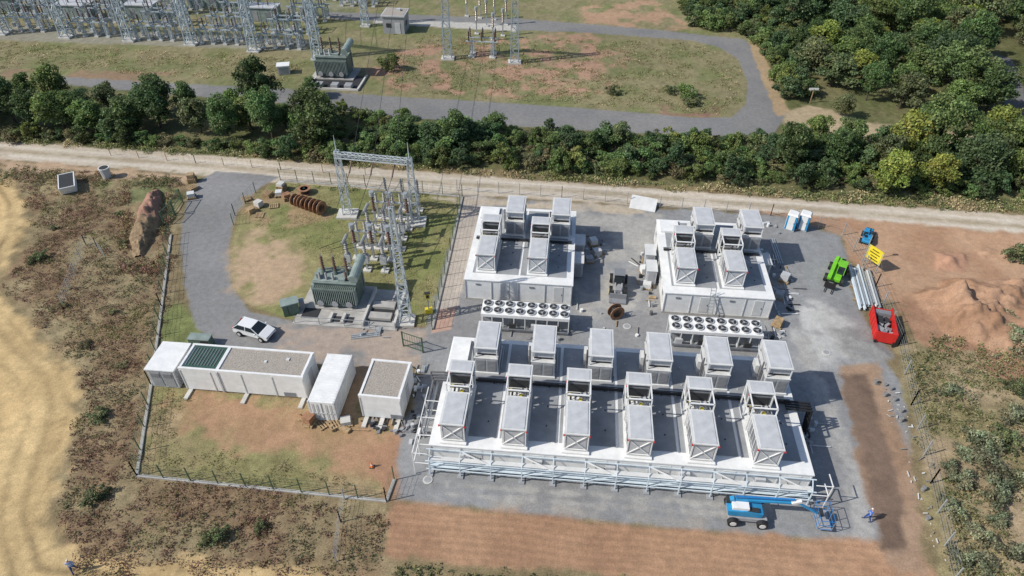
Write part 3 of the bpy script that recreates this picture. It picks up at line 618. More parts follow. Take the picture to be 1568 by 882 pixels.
mb.bar((0,-.5,1.1),(10.9,-.5,1.1),.05,'galv')
mb.obj('transformer_foundation',(bx[0],bx[1]-.1,0),RZ)
mb=MB(); mb.box(0,0,0,8.5,6,.12,'dark'); mb.box(0,-3.1,0,9,.3,.35,'concretelt'); mb.box(-4.4,0,0,.3,6,.35,'concretelt'); mb.box(4.4,0,0,.3,6,.35,'concretelt')
for x in(-2.6,.2,2.6): mb.box(x,-2.2,.1,1.2,1.4,.7,'grey')
c=P(515,132); mb.obj('transformer_foundation',(c[0],c[1]+1.5,0),RZ)
mb=MB(); mb.box(0,0,0,1.7,1.1,1.5,'teal'); mb.box(0,0,1.5,1.9,1.3,.12,'tgreen2'); mb.box(1.2,.3,0,.6,.8,1.1,'grey'); mb.box(-.3,-.56,.2,.05,.04,1.1,'dark')
c=P(447,478); mb.obj('control_cabinet',(c[0],c[1],0),.4)
c=P(310,527); mb=MB(); mb.box(0,0,0,2.2,.9,1.0,'teal'); mb.box(0,0,1.0,2.3,1,.1,'tgreen2'); mb.box(.6,-.46,.1,.8,.03,.8,'dark'); mb.obj('control_cabinet',(c[0],c[1],0),RZ)
# ------------------------------------------------------------------ gantry & switchgear
g=MB(); a1=P(533,329); a2=P(637,341); 
for a_ in(a1,a2):
    lattice(g,a_[0],a_[1],.3,9.0,1.0,.55,9,'lattice',.10,.05); g.cyl((a_[0],a_[1],9.3),(a_[0],a_[1],11.4),.09,.03,'lattice',6)
    g.box(a_[0],a_[1],0,2.6,2.2,.3,'concretelt')
truss(g,(a1[0]-.3,a1[1],8.8),(a2[0]+.3,a2[1],8.8),.6,11,'lattice',.09,.055)
for i in range(3):
    t=(i+.7)/3.4; x=a1[0]+(a2[0]-a1[0])*t; y=a1[1]+(a2[1]-a1[1])*t
    g.cyl((x,y,8.5),(x-.2,y-1.6,7.4),.1,.1,'insulbr',7); g.cyl((x-.2,y-1.6,7.4),(x-1.2,y-6,5.3),.035,.035,'dark',5); g.cyl((x,y+.3,8.5),(x-4,y+60,14),.03,.03,'dark',4)
g.obj('portal_gantry')
c=P(622,492); g=MB(); lattice(g,c[0],c[1],.2,14.3,1.15,.35,16,'lattice',.11,.055); g.cyl((c[0],c[1],14.4),(c[0],c[1],16),.06,.02,'lattice',6); g.box(c[0],c[1],0,1.9,1.9,.25,'concretelt'); g.obj('lattice_mast')
def post(mb,x,y,hs,hi,m='insul',r=.2,top=None):
    mb.bar((x,y,.15),(x,y,hs),.22,'galv'); mb.box(x,y,0,.9,.9,.2,'concretelt'); mb.box(x,y,hs,.5,.5,.12,'galv'); mb.insul(x,y,hs+.12,hi,r,m,rings=6)
    if top=='ct': mb.cyl((x,y,hs+.1+hi),(x,y,hs+.75+hi),.32,.32,'galv',10)
    if top=='bar': mb.cyl((x,y,hs+hi+.1),(x,y,hs+hi+.25),.12,.12,'steel',8)
o=P(538,408); sw=MB()
for j,(kind) in enumerate(('br','ct','disc','br2','vt','disc','arr')):
    for i in range(3):
        x=i*2.1+.25*j; y=-.5+j*2.15
        if kind=='br' or kind=='br2':
            post(sw,x,y,2.2,1.8,'insul',.24); sw.cyl((x,y-.9,4.3),(x,y+.9,4.3),.2,.2,'insul',8); sw.box(x,y,1.2,.7,.6,1.0,'ltgrey')
        elif kind=='ct': post(sw,x,y,2.3,1.9,'insulbr',.26,'ct')
        elif kind=='vt': post(sw,x,y,2.4,2.2,'insulbr',.24,'ct')
        elif kind=='arr': post(sw,x,y,2.4,2.0,'insul',.2,'bar')
        else:
            post(sw,x-.5,y,2.4,1.3,'insul',.18); post(sw,x+.5,y,2.4,1.3,'insul',.18); sw.bar((x-.8,y,4.0),(x+.8,y,4.0),.09,'steel')
        if j<6: sw.cyl((x,y,4.3),(x+.25,y+2.15,4.4),.04,.04,'steel',5)
    if kind=='disc': sw.bar((-1.0+.25*j,y,2.4),(5.2+.25*j,y,2.4),.2,'galv')
for i in range(3): sw.cyl((i*2.1,-.5,4.3),(i*1.3-1.6,-4.0,5.5),.03,.03,'dark',5)
sw.obj('switchgear_bay',(o[0],o[1],0),RZ)
# far substation
def bay(k):
    mb=MB()
    for i in range(4):
        for j in range(2):
            x=-3.6+i*2.4; y=j*2.2
            mb.box(x,y,0,.8,.8,.25,'concretelt'); lattice(mb,x,y,.2,2.6,.5,.4,3,'lattice2',.08,.05)
    for j in(0,2.2): mb.bar((-4.3,j,2.85),(4.3,j,2.85),.22,'lattice2')
    for i in range(3):
        x=-3+i*3; mb.bar((x,-.5,3.0),(x,2.9,3.0),.18,'lattice2')
        for y in(-.3,1.2,2.6): mb.insul(x,y,3.1,1.5,.19,'insulbr' if (y==1.2)!=(k==1) else 'insul',7,4)
        mb.bar((x,-.4,4.7),(x,2.8,4.7),.1,'steel')
        mb.box(x+.8,0,.9,.5,.4,.8,'ltgrey')
        if k==1: mb.insul(x+1,4.2,2.2,2.4,.26,'insulbr',7,5); mb.bar((x+1,4.2,0),(x+1,4.2,2.2),.25,'galv'); mb.cyl((x+1,4.2,4.6),(x+1,4.2,5.2),.32,.32,'galv',8)
    return mb.mesh('disconnector')
BAY=[bay(0),bay(1)]
k=0
for (u,v) in((-55,40),(42,48),(140,56),(237,62),(335,68),(430,75),(-40,22),(55,28),(152,34),(250,40),(350,47),(448,52),(-20,2),(75,8),(175,14),(275,20),(372,25),(470,32),(-10,-22),(90,-18),(190,-14),(290,-10),(390,-6),(490,0),(550,10)):
    c=P(u,v); k+=1; add('disconnector_bay',BAY[(k*5//3)%2],(c[0]+random.uniform(-.4,.4),c[1],0),RZ)
tm=MB(); lattice(tm,0,0,.2,13.5,1.7,.9,11,'lattice2',.20,.10); tm.box(0,0,0,2.4,2.2,.3,'concretelt'); tm.cyl((0,0,13.5),(0,0,17),.1,.04,'lattice2',6)
TM=tm.mesh('lattice_column')
cols=[P(5,52),P(103,57),P(200,62),P(294,68),P(390,78),P(488,90)]
for c in cols: add('lattice_column',TM,(c[0],c[1],0),RZ)
cols2=[P(-40,5),P(68,10),P(170,16),P(275,22),P(380,30),P(475,36),P(560,40)]
for c in cols2: add('lattice_column',TM,(c[0],c[1],0),RZ,None,(.8,.8,.9))
tb=MB()
for i in range(5): truss(tb,(cols[i][0],cols[i][1],12.6),(cols[i+1][0],cols[i+1][1],12.6),.8,8,'lattice2',.12,.07)
for i in range(6): truss(tb,(cols2[i][0],cols2[i][1],9.3),(cols2[i+1][0],cols2[i+1][1],9.3),.8,8,'lattice2',.12,.07)
for i in range(5):
    for t in(.25,.5,.75):
        A_=[cols[i][q]+(cols[i+1][q]-cols[i][q])*t for q in(0,1)]; B_=[cols2[i+1][q]+(cols2[min(i+2,6)][q]-cols2[i+1][q])*(t-.5) for q in(0,1)]
        tb.cyl((*A_,12.3),(*B_,9),.03,.03,'dark',4); tb.cyl((*A_,12.3),(A_[0],A_[1]-1,5),.03,.03,'dark',4)
tb.obj('gantry_beam')
for (u,v,w_) in((120,26,7),(222,26,6),(408,30,6),(10,15,5),(320,8,7)):
    c=P(u,v); mb=MB(); mb.box(0,0,0,w_,3,2.8,'tgreen2'); mb.box(0,0,2.8,w_+.4,3.4,.2,'ltgrey'); mb.box(-w_/4,-1.52,.2,1,.06,2,'grey'); mb.box(w_/4,-1.52,1,1.4,.06,1,'louvre'); mb.insul(-1,0,3,1.4,.2,'insulbr'); mb.insul(1,0,3,1.4,.2,'insulbr'); mb.obj('switchgear_house',(c[0],c[1],0),RZ)
c=P(604,52); e=empty('control_building',(c[0],c[1],0),RZ); mb=MB(); mb.box(0,2.2,0,4.3,4.4,3.4,'grey'); mb.box(.8,-.03,.05,1.1,.07,2.2,'ltgrey'); mb.box(-1,-.03,1.3,1,.07,.8,'dark'); mb.box(2.16,2,1.2,.06,1.2,.9,'dark'); mb.obj('walls',parent=e)
mb=MB(); mb.box(0,2.2,3.4,4.8,4.9,.25,'ltgrey'); mb.box(0,2.2,3.65,4.3,4.3,.04,'gravelroof'); mb.box(.6,3,3.69,.8,.8,.4,'ltgrey'); mb.obj('roof',parent=e)
g=MB(); f1=P(686,90); f2=P(788,96)
for f in(f1,f2):
    lattice(g,f[0],f[1],.3,14,1.5,.9,11,'lattice2',.16,.08); g.box(f[0],f[1],0,2.4,2,.3,'concretelt')
truss(g,(f1[0],f1[1],12.6),(f2[0],f2[1],12.6),.7,11,'lattice2',.12,.07); g.obj('portal_gantry')
c=P(738,88); mb=MB()
for x in(-2,2):
    for y in(0,2): lattice(mb,x,y,.2,2.8,.5,.4,3,'lattice',.08,.05); mb.box(x,y,0,1.2,1,.25,'concretelt')
for y in(0,2): mb.bar((-3,y,3),(3,y,3),.2,'lattice')
for x in(-2.4,0,2.4):
    for y in(0,2): mb.insul(x,y,3.1,1.7,.2,'insulbr',7,4)
    mb.bar((x,-.3,4.9),(x,2.3,4.9),.1,'steel')
mb.obj('disconnector_bay',(c[0],c[1],0),RZ)
for (u,v) in((730,52),(770,55),(755,62),(745,40),(775,38),(715,25),(735,28),(757,30)): 
    c=P(u,v); mb=MB(); post(mb,0,0,2.6,2,'insulbr',.25,'ct'); mb.obj('instrument_transformer',(c[0],c[1],0),RZ)
c=P(436,112); mb=MB(); mb.box(0,0,0,2.0,1.6,1.5,'ltgrey'); mb.box(0,0,1.5,2.3,1.9,.18,'white'); mb.box(0,-.82,.2,1.6,.05,1.1,'grey'); mb.obj('kiosk',(c[0],c[1],0),.2)
# ------------------------------------------------------------------ fences
def fence(name,px,h=2.0,m='fencegreen',sp=2.5,kerb=False,pw=.075,rails=5):
    pts=PP(px); mb=MB()
    for i in range(len(pts)-1):
        a_=Vector((*pts[i],0));b_=Vector((*pts[i+1],0)); d=b_-a_; n=max(1,round(d.length/sp))
        for k in range(n+1):
            p_=a_+d*k/n; mb.bar(p_,p_+Vector((0,0,h)),pw,m)
        for r in range(rails): zz=h*(r+.6)/rails; mb.bar(a_+Vector((0,0,zz)),b_+Vector((0,0,zz)),.014,m)
        nn=int(d.length/.8)
        for k in range(nn): p_=a_+d*k/nn; mb.bar(p_+Vector((0,0,.1)),p_+Vector((0,0,h-.05)),.010,m)
        if kerb: mb.bar(a_+Vector((0,0,.08)),b_+Vector((0,0,.08)),.26,'concrete',.16)
    mb.obj(name)
fence('mesh_fence',[(262,360),(248,470),(232,590),(210,729),(592,768),(604,735)],kerb=True)
fence('mesh_fence',[(430,277),(560,287),(708,302),(690,385),(662,505)],kerb=True)
fence('mesh_fence',[(392,296),(360,330),(358,345)],1.8)
fence('site_fence',[(1290,360),(1340,440),(1375,530),(1395,620),(1425,740),(1458,890)],2.0,'galv',3.4,pw=.09)
fence('site_fence',[(170,238),(300,250),(430,260),(560,268)],1.3,'wood',5,rails=2)
fence('site_fence',[(700,292),(860,303),(960,312)],1.8,'galv',3)
fence('site_fence',[(1010,318),(1180,330),(1290,360)],1.8,'galv',3)
fence('site_fence',[(98,468),(132,375),(150,380),(162,395)],1.5,'galv',3)
fence('site_fence',[(528,765),(522,800),(515,860)],1.6,'galv',2.6)
for seg in ([(268,330),(252,345)],[(280,310),(268,328)],[(618,530),(648,540)]):
    pts=PP(seg); g=MB(); a_=Vector((*pts[0],0)); b_=Vector((*pts[1],0))
    for p_ in(a_,b_): g.bar(p_,p_+Vector((0,0,2.1)),.14,'fencegreen')
    for zz in(.2,1.0,2.0): g.bar(a_+Vector((0,0,zz)),b_+Vector((0,0,zz)),.07,'fencegreen')
    for k in range(8): p_=a_.lerp(b_,k/8); g.bar(p_+Vector((0,0,.2)),p_+Vector((0,0,2)),.025,'fencegreen')
    g.obj('gate')
# ------------------------------------------------------------------ vehicles
def wheel(mb,x,y,r,w,m2='ltgrey'):
    mb.cyl((x,y-w/2,r),(x,y+w/2,r),r,r,'black',18); s=1 if y>0 else -1
    mb.cyl((x,y+s*w/2,r),(x,y+s*(w/2+.02),r),r*.6,r*.55,m2,14)
def car(pos,rz):
    mb=MB()
    body=[(-2.1,.35),(2.05,.35),(2.15,.55),(2.1,.78),(1.3,.98),(.95,1.0),(-1.9,1.05),(-2.12,.85)]
    mb.prism(body,.88,'carwhite',top=lambda x,z:.88-.10*max(0,abs(x)-1.5)/.6)
    gh=[(1.2,.97),(.35,1.44),(-1.35,1.46),(-2.0,1.02)]
    mb.prism(gh,.8,'glass',top=lambda x,z:.84 if z<1.1 else .66)
    mb.prism([(.28,1.43),(.30,1.48),(-1.3,1.51),(-1.45,1.44)],.66,'carwhite')
    for x0,z0,x1,z1 in((1.2,.97,.33,1.46),(-.4,1.0,-.45,1.47),(-1.95,1.03,-1.35,1.48)):
        for s in(-1,1): mb.bar((x0,s*.84,z0),(x1,s*.66,z1),.07,'carwhite')
    for s in(-1,1):
        mb.box(.85,s*.96,.95,.18,.2,.14,'carwhite'); mb.box(2.02,s*.6,.62,.2,.35,.13,'glass'); mb.box(-2.1,s*.65,.75,.08,.3,.2,'red')
        for x in(-1.3,1.35): wheel(mb,x,s*.8,.33,.22)
    mb.box(2.12,0,.42,.06,1.0,.14,'black'); mb.box(-2.13,0,.5,.04,.5,.12,'yellow')
    mb.obj('parked_car',(pos[0],pos[1],0),rz,bevel=.04)
a_=P(366,503);b_=P(417,520); car(((a_[0]+b_[0])/2,(a_[1]+b_[1])/2),math.atan2(b_[1]-a_[1],b_[0]-a_[0])+.05)
def telehandler(pos,rz,m,name='telehandler',s=1):
    mb=MB(); mb.prism([(-2.0,.6),(1.8,.6),(1.9,1.0),(.5,1.15),(-1.9,1.4),(-2.1,1.0)],.75,m)
    mb.prism([(-.7,1.0),(.8,1.0),(.65,2.2),(-.6,2.25)],.42,'glass',y0=.45); mb.box(.02,.45,2.22,1.4,.9,.08,m)
    for x,y in((-.65,.02),(-.65,.86),(.75,.02),(.75,.86)): mb.bar((x,y,1.0),(x*.9,y,2.25),.08,m)
    mb.box(-1.3,-.1,1.2,1.4,1.2,.5,m); mb.box(-1.4,.3,1.7,.8,.5,.1,'black'); mb.bar((-1.8,-.45,1.8),(2.4,-.45,1.2),.3,m); mb.bar((1.4,-.45,1.35),(2.9,-.45,.7),.22,'black')
    mb.box(2.95,-.1,.25,.1,1.3,.8,'black'); mb.bar((2.95,-.5,.25),(3.9,-.5,.2),.1,'black'); mb.bar((2.95,.3,.25),(3.9,.3,.2),.1,'black')
    for x in(-1.35,1.3):
        for y in(-.95,.95): wheel(mb,x,y,.52,.38,m)
    o=mb.obj(name,(pos[0],pos[1],0),rz,bevel=.03); o.scale=(s,s,s)
telehandler(P(1278,424),math.radians(-122),'lime',s=.92)
telehandler(P(1326,368),math.radians(60),'blue2',s=.65)
mb=MB(); mb.prism([(-2,.7),(0,.7),(0,1.6),(-1.2,1.7),(-2.1,1.4)],.7,'grey'); mb.box(.9,0,.6,1.6,.8,.6,'grey'); mb.box(-1.3,0,1.65,.9,.9,.12,'yellow'); mb.prism([(-.7,1.4),(.6,1.4),(.5,2.6),(-.6,2.6)],.6,'glass'); mb.box(-.05,0,2.6,1.4,1.35,.1,'louvre')
for y in(-.4,.4): mb.bar((.5,y,1.4),(2.3,y,.6),.16,'grey')
mb.prism([(2.1,.1),(3.0,.1),(3.0,.2),(2.4,.4),(2.3,1.0),(2.1,1.0)],1.05,'louvre')
for x in(-1.3,1.2):
    for y in(-.9,.9): wheel(mb,x,y,.6,.42,'yellow')
c=P(946,442); o=mb.obj('wheel_loader',(c[0],c[1],0),math.radians(-98),bevel=.03); o.scale=(.9,.9,.9)
# boom lift
mb=MB(); mb.prism([(-1.5,.4),(1.5,.4),(1.5,.8),(-1.5,.8)],.75,'grey')
for x in(-1.15,1.15):
    for y in(-.95,.95): wheel(mb,x,y,.45,.35,'offwhite')
mb.prism([(-1.6,.9),(1.0,.9),(1.1,1.4),(-.2,1.6),(-1.7,1.5)],.65,'blue2'); mb.box(-.7,-.1,1.55,1.3,.9,.3,'white'); mb.box(-1.5,.3,1.5,.5,.5,.3,'dark'); mb.box(.3,-.4,1.5,.9,.4,.12,'dark')
mb.bar((-1.2,.2,1.9),(3.6,.2,2.2),.24,'blue2'); mb.bar((-1.0,.2,1.2),(-1.4,.2,2.1),.35,'blue2'); mb.bar((-1.2,.2,2.3),(3.4,.2,2.55),.16,'blue'); mb.bar((3.5,.1,2.45),(5.4,0,1.3),.16,'blue2')
mb.bar((3.2,.1,2.2),(3.9,.1,2.6),.25,'offwhite')
for zz in(.55,1.05,1.65):
    for p0,p1 in(((5.4,-.9),(6.5,-.9)),((6.5,-.9),(6.5,.9)),((6.5,.9),(5.4,.9)),((5.4,.9),(5.4,-.9))): mb.bar((*p0,zz),(*p1,zz),.045,'blue')
for p0 in((5.4,-.9),(6.5,-.9),(6.5,.9),(5.4,.9),(6.5,0),(5.4,0)): mb.bar((*p0,.5),(*p0,1.65),.05,'louvre')
mb.box(5.95,0,.48,1.15,1.85,.06,'grey'); mb.box(5.6,0,1.3,.3,.6,.35,'dark')
a_=P(1140,790); mb.obj('boom_lift',(a_[0],a_[1],0),math.radians(-6),bevel=.02)
# red roll-off skip
mb=MB(); t=.1
mb.box(0,0,.25,1.9,4.2,.15,'red')
for s in(-1,1):
    mb.box(s*.95,0,.25,t,4.3,1.3,'red')
    for i in range(6): mb.box(s*1.02,-1.9+i*.75,.3,.08,.12,1.2,'red')
mb.box(0,-2.1,.25,1.8,t,1.3,'red'); mb.box(0,2.1,.25,1.8,t,1.0,'red'); mb.box(-.9,-2.25,.0,.2,.3,.5,'black'); mb.box(.9,-2.25,.0,.2,.3,.5,'black'); mb.box(0,1.6,.4,1.7,.6,.9,'louvre')
for i in range(24):
    mb.box(random.uniform(-.6,.6),random.uniform(-1.7,1.4),.4+random.random()*.5,random.uniform(.3,.8),random.uniform(.2,.7),.3,random.choice(['ltgrey','galv','dark','louvre','grey','dark']),random.random()*3)
c=P(1348,506); mb.obj('rubbish_skip',(c[0],c[1],0),math.radians(-16))
mb=MB(); mb.prism([(-2,.1),(1.6,.1),(2.1,1.2),(-2.1,1.2)],.95,'white'); mb.box(0,0,1.2,3.9,1.7,.02,'dark')
for s in(-1,1): mb.box(0,s*.95,1.15,4.3,.12,.12,'white')
for s in(-1,1): mb.box(s*2.05,0,1.15,.12,1.9,.12,'white')
c=P(107,288); mb.obj('open_skip',(c[0],c[1],0),math.radians(-62))
c=P(165,272); mb=MB(); mb.cyl((0,0,0),(0,0,1.5),.55,.7,'ltgrey',14); mb.cyl((0,0,1.5),(0,0,1.62),.74,.74,'offwhite',14); mb.cyl((0,0,1.62),(0,0,1.63),.6,.6,'dark',14); mb.obj('water_tank',(c[0],c[1],0))
for (u,v) in((1209,350),(1228,350)):
    mb=MB(); mb.box(0,0,0,1.15,1.15,.15,'grey'); mb.box(0,0,.15,1.1,1.1,1.95,'blue2'); mb.box(-.0,-.57,.2,.7,.05,1.85,'white'); mb.box(-.57,0,.2,.05,.75,1.85,'white')
    mb.box(0,0,2.1,1.2,1.2,.2,'white',tx=.8,ty=.8); mb.cyl((.35,.35,2.1),(.35,.35,2.5),.05,.05,'grey',6); mb.box(.3,-.6,1.1,.06,.04,.15,'dark')
    c=P(u,v); o=mb.obj('portable_toilet',(c[0],c[1],0),math.radians(-30),bevel=.03); o.scale=(1.1,1.1,1.05)
def drum(mb,x,y,r,w,ang,up=True):
    c_,s_=math.cos(ang),math.sin(ang)
    if up:
        f=lambda t:(x+c_*t,y+s_*t,r)
        mb.cyl(f(-w/2),f(-w/2+.08),r,r,'drum',18); mb.cyl(f(w/2-.08),f(w/2),r,r,'drum',18); mb.cyl(f(-w/2),f(w/2),r*.6,r*.6,'black',14)
        mb.cyl(f(w/2),f(w/2+.02),r*.2,r*.2,'dark',10)
    else: mb.cyl((x,y,0),(x,y,.08),r,r,'drum',18);mb.cyl((x,y,w-.08),(x,y,w),r,r,'drum',18);mb.cyl((x,y,0),(x,y,w),r*.6,r*.6,'black',14);mb.cyl((x,y,w),(x,y,w+.02),r*.2,r*.2,'dark',10)
for (u,v,r,an) in((455,314,.8,-.5),(466,318,.85,-.6),(478,322,.9,-.45),(491,327,.95,-.5),(942,486,.85,-1.2)):
    c=P(u,v); mb=MB(); drum(mb,0,0,r,.75,an); mb.obj('cable_drum',(c[0],c[1],0))
c=P(467,296); mb=MB(); drum(mb,0,0,.9,.8,0,False); mb.obj('cable_drum',(c[0],c[1],0))
def pallet(mb,x,y,z,r):
    for i in range(5): mb.box(x+(-.5+i*.25)*math.cos(r),y+(-.5+i*.25)*math.sin(r),z+.12,.14,.8*1.4,.03,'wood',r)
    for j in(-.45,0,.45): mb.box(x-j*math.sin(r),y+j*math.cos(r),z,1.15,.1,.12,'wood',r)
def pallets(name,lst,loads):
    for k,(u,v,n) in enumerate(lst):
        c=P(u,v); mb=MB(); r=random.uniform(0,3)
        for i in range(n): pallet(mb,random.uniform(-.04,.04),0,i*.16,r+random.uniform(-.05,.05))
        l=loads[k%len(loads)]
        if l: mb.box(0,0,n*.16,.9,.85,random.uniform(.3,.8),l,r)
        mb.obj(name,(c[0],c[1],0))
pallets('wooden_pallet',[(378,306,2),(397,316,1),(385,325,1),(410,300,4),(428,300,2),(440,305,3),(420,316,1),(398,330,1),(432,291,5),(295,278,4),(296,290,3),(294,303,2),(475,648,2),(495,650,1),(513,652,2),(530,648,1)],[None,'concretelt','wood',None,'offwhite','drum',None])
pallets('pallet_stack',[(908,375,2),(914,390,1),(902,400,1),(990,400,2),(986,418,1),(990,440,1),(1200,430,2),(1192,455,1),(1190,498,1)],['offwhite','ltgrey','grey','wood','white'])
def junk(name,px,n,ms,sc=1):
    poly=PP(px); a=np.array(poly); mb=MB(); k=0; cx,cy=a.mean(0)
    while k<n:
        x=random.uniform(a[:,0].min(),a[:,0].max()); y=random.uniform(a[:,1].min(),a[:,1].max())
        if not inside(poly,np.array([x]),np.array([y]))[0]: continue
        k+=1; r=random.choice([RZ,RZ+1.57,random.uniform(0,3.14)]); t=random.random(); m=random.choice(ms)
        if t<.4: mb.box(x-cx,y-cy,0,random.uniform(.2,1.2)*sc,random.uniform(.1,.5)*sc,random.uniform(.05,.4)*sc,m,r)
        elif t<.85: l=random.uniform(.6,2.6)*sc; mb.bar((x-cx,y-cy,.1),(x-cx+l*math.cos(r),y-cy+l*math.sin(r),random.uniform(.1,.2)),.08,m)
        else: mb.cyl((x-cx,y-cy,0),(x-cx,y-cy,random.uniform(.2,.5)),.18,.18,m,10)
    mb.obj(name,(cx,cy,.0))
MS=['offwhite','galv','grey','concretelt','dark','ltgrey','louvre','wood','copper','white','galv']
junk('building_materials',[(888,360),(925,365),(925,400),(888,408)],20,MS,.7); junk('building_materials',[(975,385),(1008,375),(1003,485),(978,480)],46,MS,.7)
junk('building_materials',[(1180,400),(1210,410),(1222,470),(1185,510)],40,MS,.7); junk('building_materials',[(1160,380),(1185,390),(1190,410),(1170,400)],10,MS,.7)
junk('building_materials',[(545,645),(625,650),(660,670),(600,668)],50,['dark','louvre','grey','dark','louvre'],.7)
junk('building_materials',[(635,570),(660,560),(650,690),(628,690)],26,['white','dark','galv','ltgrey'],.8); junk('building_materials',[(1225,640),(1250,640),(1245,700),(1228,700)],16,['dark','grey','ltgrey'],.8)
junk('building_materials',[(1170,340),(1240,350),(1230,362),(1180,358)],12,MS,.7); junk('building_materials',[(460,640),(545,650),(530,660),(470,655)],20,['wood','wood','drum'])
junk('building_materials',[(550,503),(600,506),(600,518),(550,516)],10,['galv','grey'],.7); junk('rubble',[(1335,580),(1385,600),(1420,740),(1450,860),(1425,860),(1380,700)],60,['concretelt','gravelheap','offwhite','gravelheap'],.22)
junk('building_materials',[(880,470),(1000,480),(1000,520),(880,520)],12,MS,.5); junk('building_materials',[(1160,500),(1200,505),(1205,530),(1165,530)],18,MS,.6); junk('building_materials',[(735,512),(865,520),(865,530),(735,522)],16,MS,.5)
mb=MB()
for i in range(9):
    x=i*.26+random.uniform(-.05,.05); l=random.uniform(5.5,7.5); y0=random.uniform(-.6,.6); m=random.choice(['galv','galv','bluesteel','offwhite'])
    mb.box(x,y0,.25,.04,l,.22,m); mb.box(x,y0,.22,.2,l,.03,m); mb.box(x,y0,.47,.2,l,.03,m)
for y in(-2.3,0,2.3): mb.box(1.1,y,0,3.0,.2,.2,'wood')
c=P(1306,440); mb.obj('steel_beam_stack',(c[0],c[1],0),math.radians(-12))
for (u,v,l,r) in((1185,385,5,-5),(560,512,3,-80)):
    c=P(u,v); mb=MB(); [mb.box(i*.25,0,0,.15,l,.15,'galv') for i in range(3)]; mb.obj('steel_profile',(c[0],c[1],0),math.radians(r))
c=P(1330,412); mb=MB()
for x in(-.9,.9): mb.bar((x,0,0),(x,0,3.0),.08,'galv')
mb.box(0,0,1.2,2.0,.06,1.8,'yellow')
for i in range(4): mb.box(0,-.045,1.45+i*.38,1.3-.4*(i%2),.03,.09,'black')
mb.bar((-.9,0,2.2),(-.9,1.2,0),.06,'galv'); mb.bar((.9,0,2.2),(.9,1.2,0),.06,'galv')
mb.obj('site_sign',(c[0],c[1],0),math.radians(-62))
c=P(657,478); mb=MB(); mb.bar((0,0,0),(0,0,2.6),.12,'galv'); mb.box(0,0,2.0,.5,.3,.7,'yellow'); mb.box(0,-.17,2.15,.3,.04,.4,'dark'); mb.box(0,0,2.7,.6,.4,.06,'dark'); mb.box(0,0,0,.8,.6,.5,'yellow'); mb.obj('warning_beacon',(c[0],c[1],0),.2)
c=P(1240,158) 
mb=MB(); mb.bar((0,0,0),(0,0,2.5),.12,'wood'); mb.box(0,0,2.3,1.6,.08,.35,'white'); mb.obj('sign_post',(c[0],c[1],0))
c=P(984,316); mb=MB(); mb.add([(-1.7,-.9,.1),(1.7,-1.1,.1),(1.8,.8,.9),(-1.6,1.0,1.0),(-1.7,-.9,.03),(1.7,-1.1,.03),(1.8,.8,.82),(-1.6,1.0,.92)],[(0,1,2,3),(7,6,5,4),(0,4,5,1),(1,5,6,2),(2,6,7,3),(3,7,4,0)],'offwhite'); mb.bar((-1.4,.9,0),(-1.5,.9,.95),.1,'wood'); mb.bar((1.5,.7,0),(1.5,.7,.85),.1,'wood'); mb.obj('leaning_panel',(c[0],c[1],0),-.25)
for (u,v) in((655,735),(1262,798),(960,500),(1265,540)):
    c=P(u,v); mb=MB(); mb.cyl((0,0,0),(0,0,.06),.42,.42,'concretelt',18); mb.cyl((0,0,.06),(0,0,.075),.3,.3,'grey',18); mb.obj('manhole_cover',(c[0],c[1],0))
for (u,v) in((1297,415),(570,715)):
    c=P(u,v); mb=MB(); mb.box(0,0,0,.4,.4,.05,'dark'); mb.cyl((0,0,.05),(0,0,.7),.16,.03,'orange',12); mb.cyl((0,0,.3),(0,0,.42),.115,.09,'white',12); mb.obj('traffic_cone',(c[0],c[1],0))
# long rough earth heap
a_=P(240,292);b_=P(212,394); n=90;k=26
ax=Vector((b_[0]-a_[0],b_[1]-a_[1],0)); Ln=ax.length; ax.normalize(); sx=Vector((-ax.y,ax.x,0)); vs=[];fs=[]
tt,jj=np.meshgrid(np.linspace(0,1,n+1),np.linspace(-1,1,k+1),indexing='ij')
ww=1.75*(1+.5*(fbm(tt*7+2,np.sign(jj)*3+5,4)-.5)*2)*np.clip(np.sin(np.pi*np.clip(tt,.01,.99)),0,1)**.3*(1-.12*tt)
zz_=1.55*(1-np.abs(jj)**2.2)*np.clip(np.sin(np.pi*np.clip(tt,.01,.99)),0,1)**.45*(.55+.9*fbm(tt*16,jj*2.2+7,4))
for i in range(n+1):
    for j in range(k+1):
        vs.append(Vector((*a_,-.05))+ax*Ln*tt[i,j]+sx*jj[i,j]*ww[i,j]+Vector((0,0,zz_[i,j])))
for i in range(n):
    for j in range(k): fs.append((i*(k+1)+j,i*(k+1)+j+1,(i+1)*(k+1)+j+1,(i+1)*(k+1)+j))
mb=MB(); mb.add(vs,fs,'rust'); em=mb.mi('earthm')
for fi in range(len(fs)):
    i=fi//k; j=fi%k
    if i>n*.55+6*math.sin(j*.9) or abs(j-k/2)>k*.36: mb.m[fi]=em
o=mb.obj('earth_heap'); [setattr(p_,'use_smooth',True) for p_ in o.data.polygons]
c=P(1320,400); mb=MB(); mb.cyl((0,0,0),(0,0,4),.06,.05,'galv',8); mb.box(0,0,4,.5,.3,.2,'dark'); mb.obj('site_lamp_post',(c[0],c[1],0))
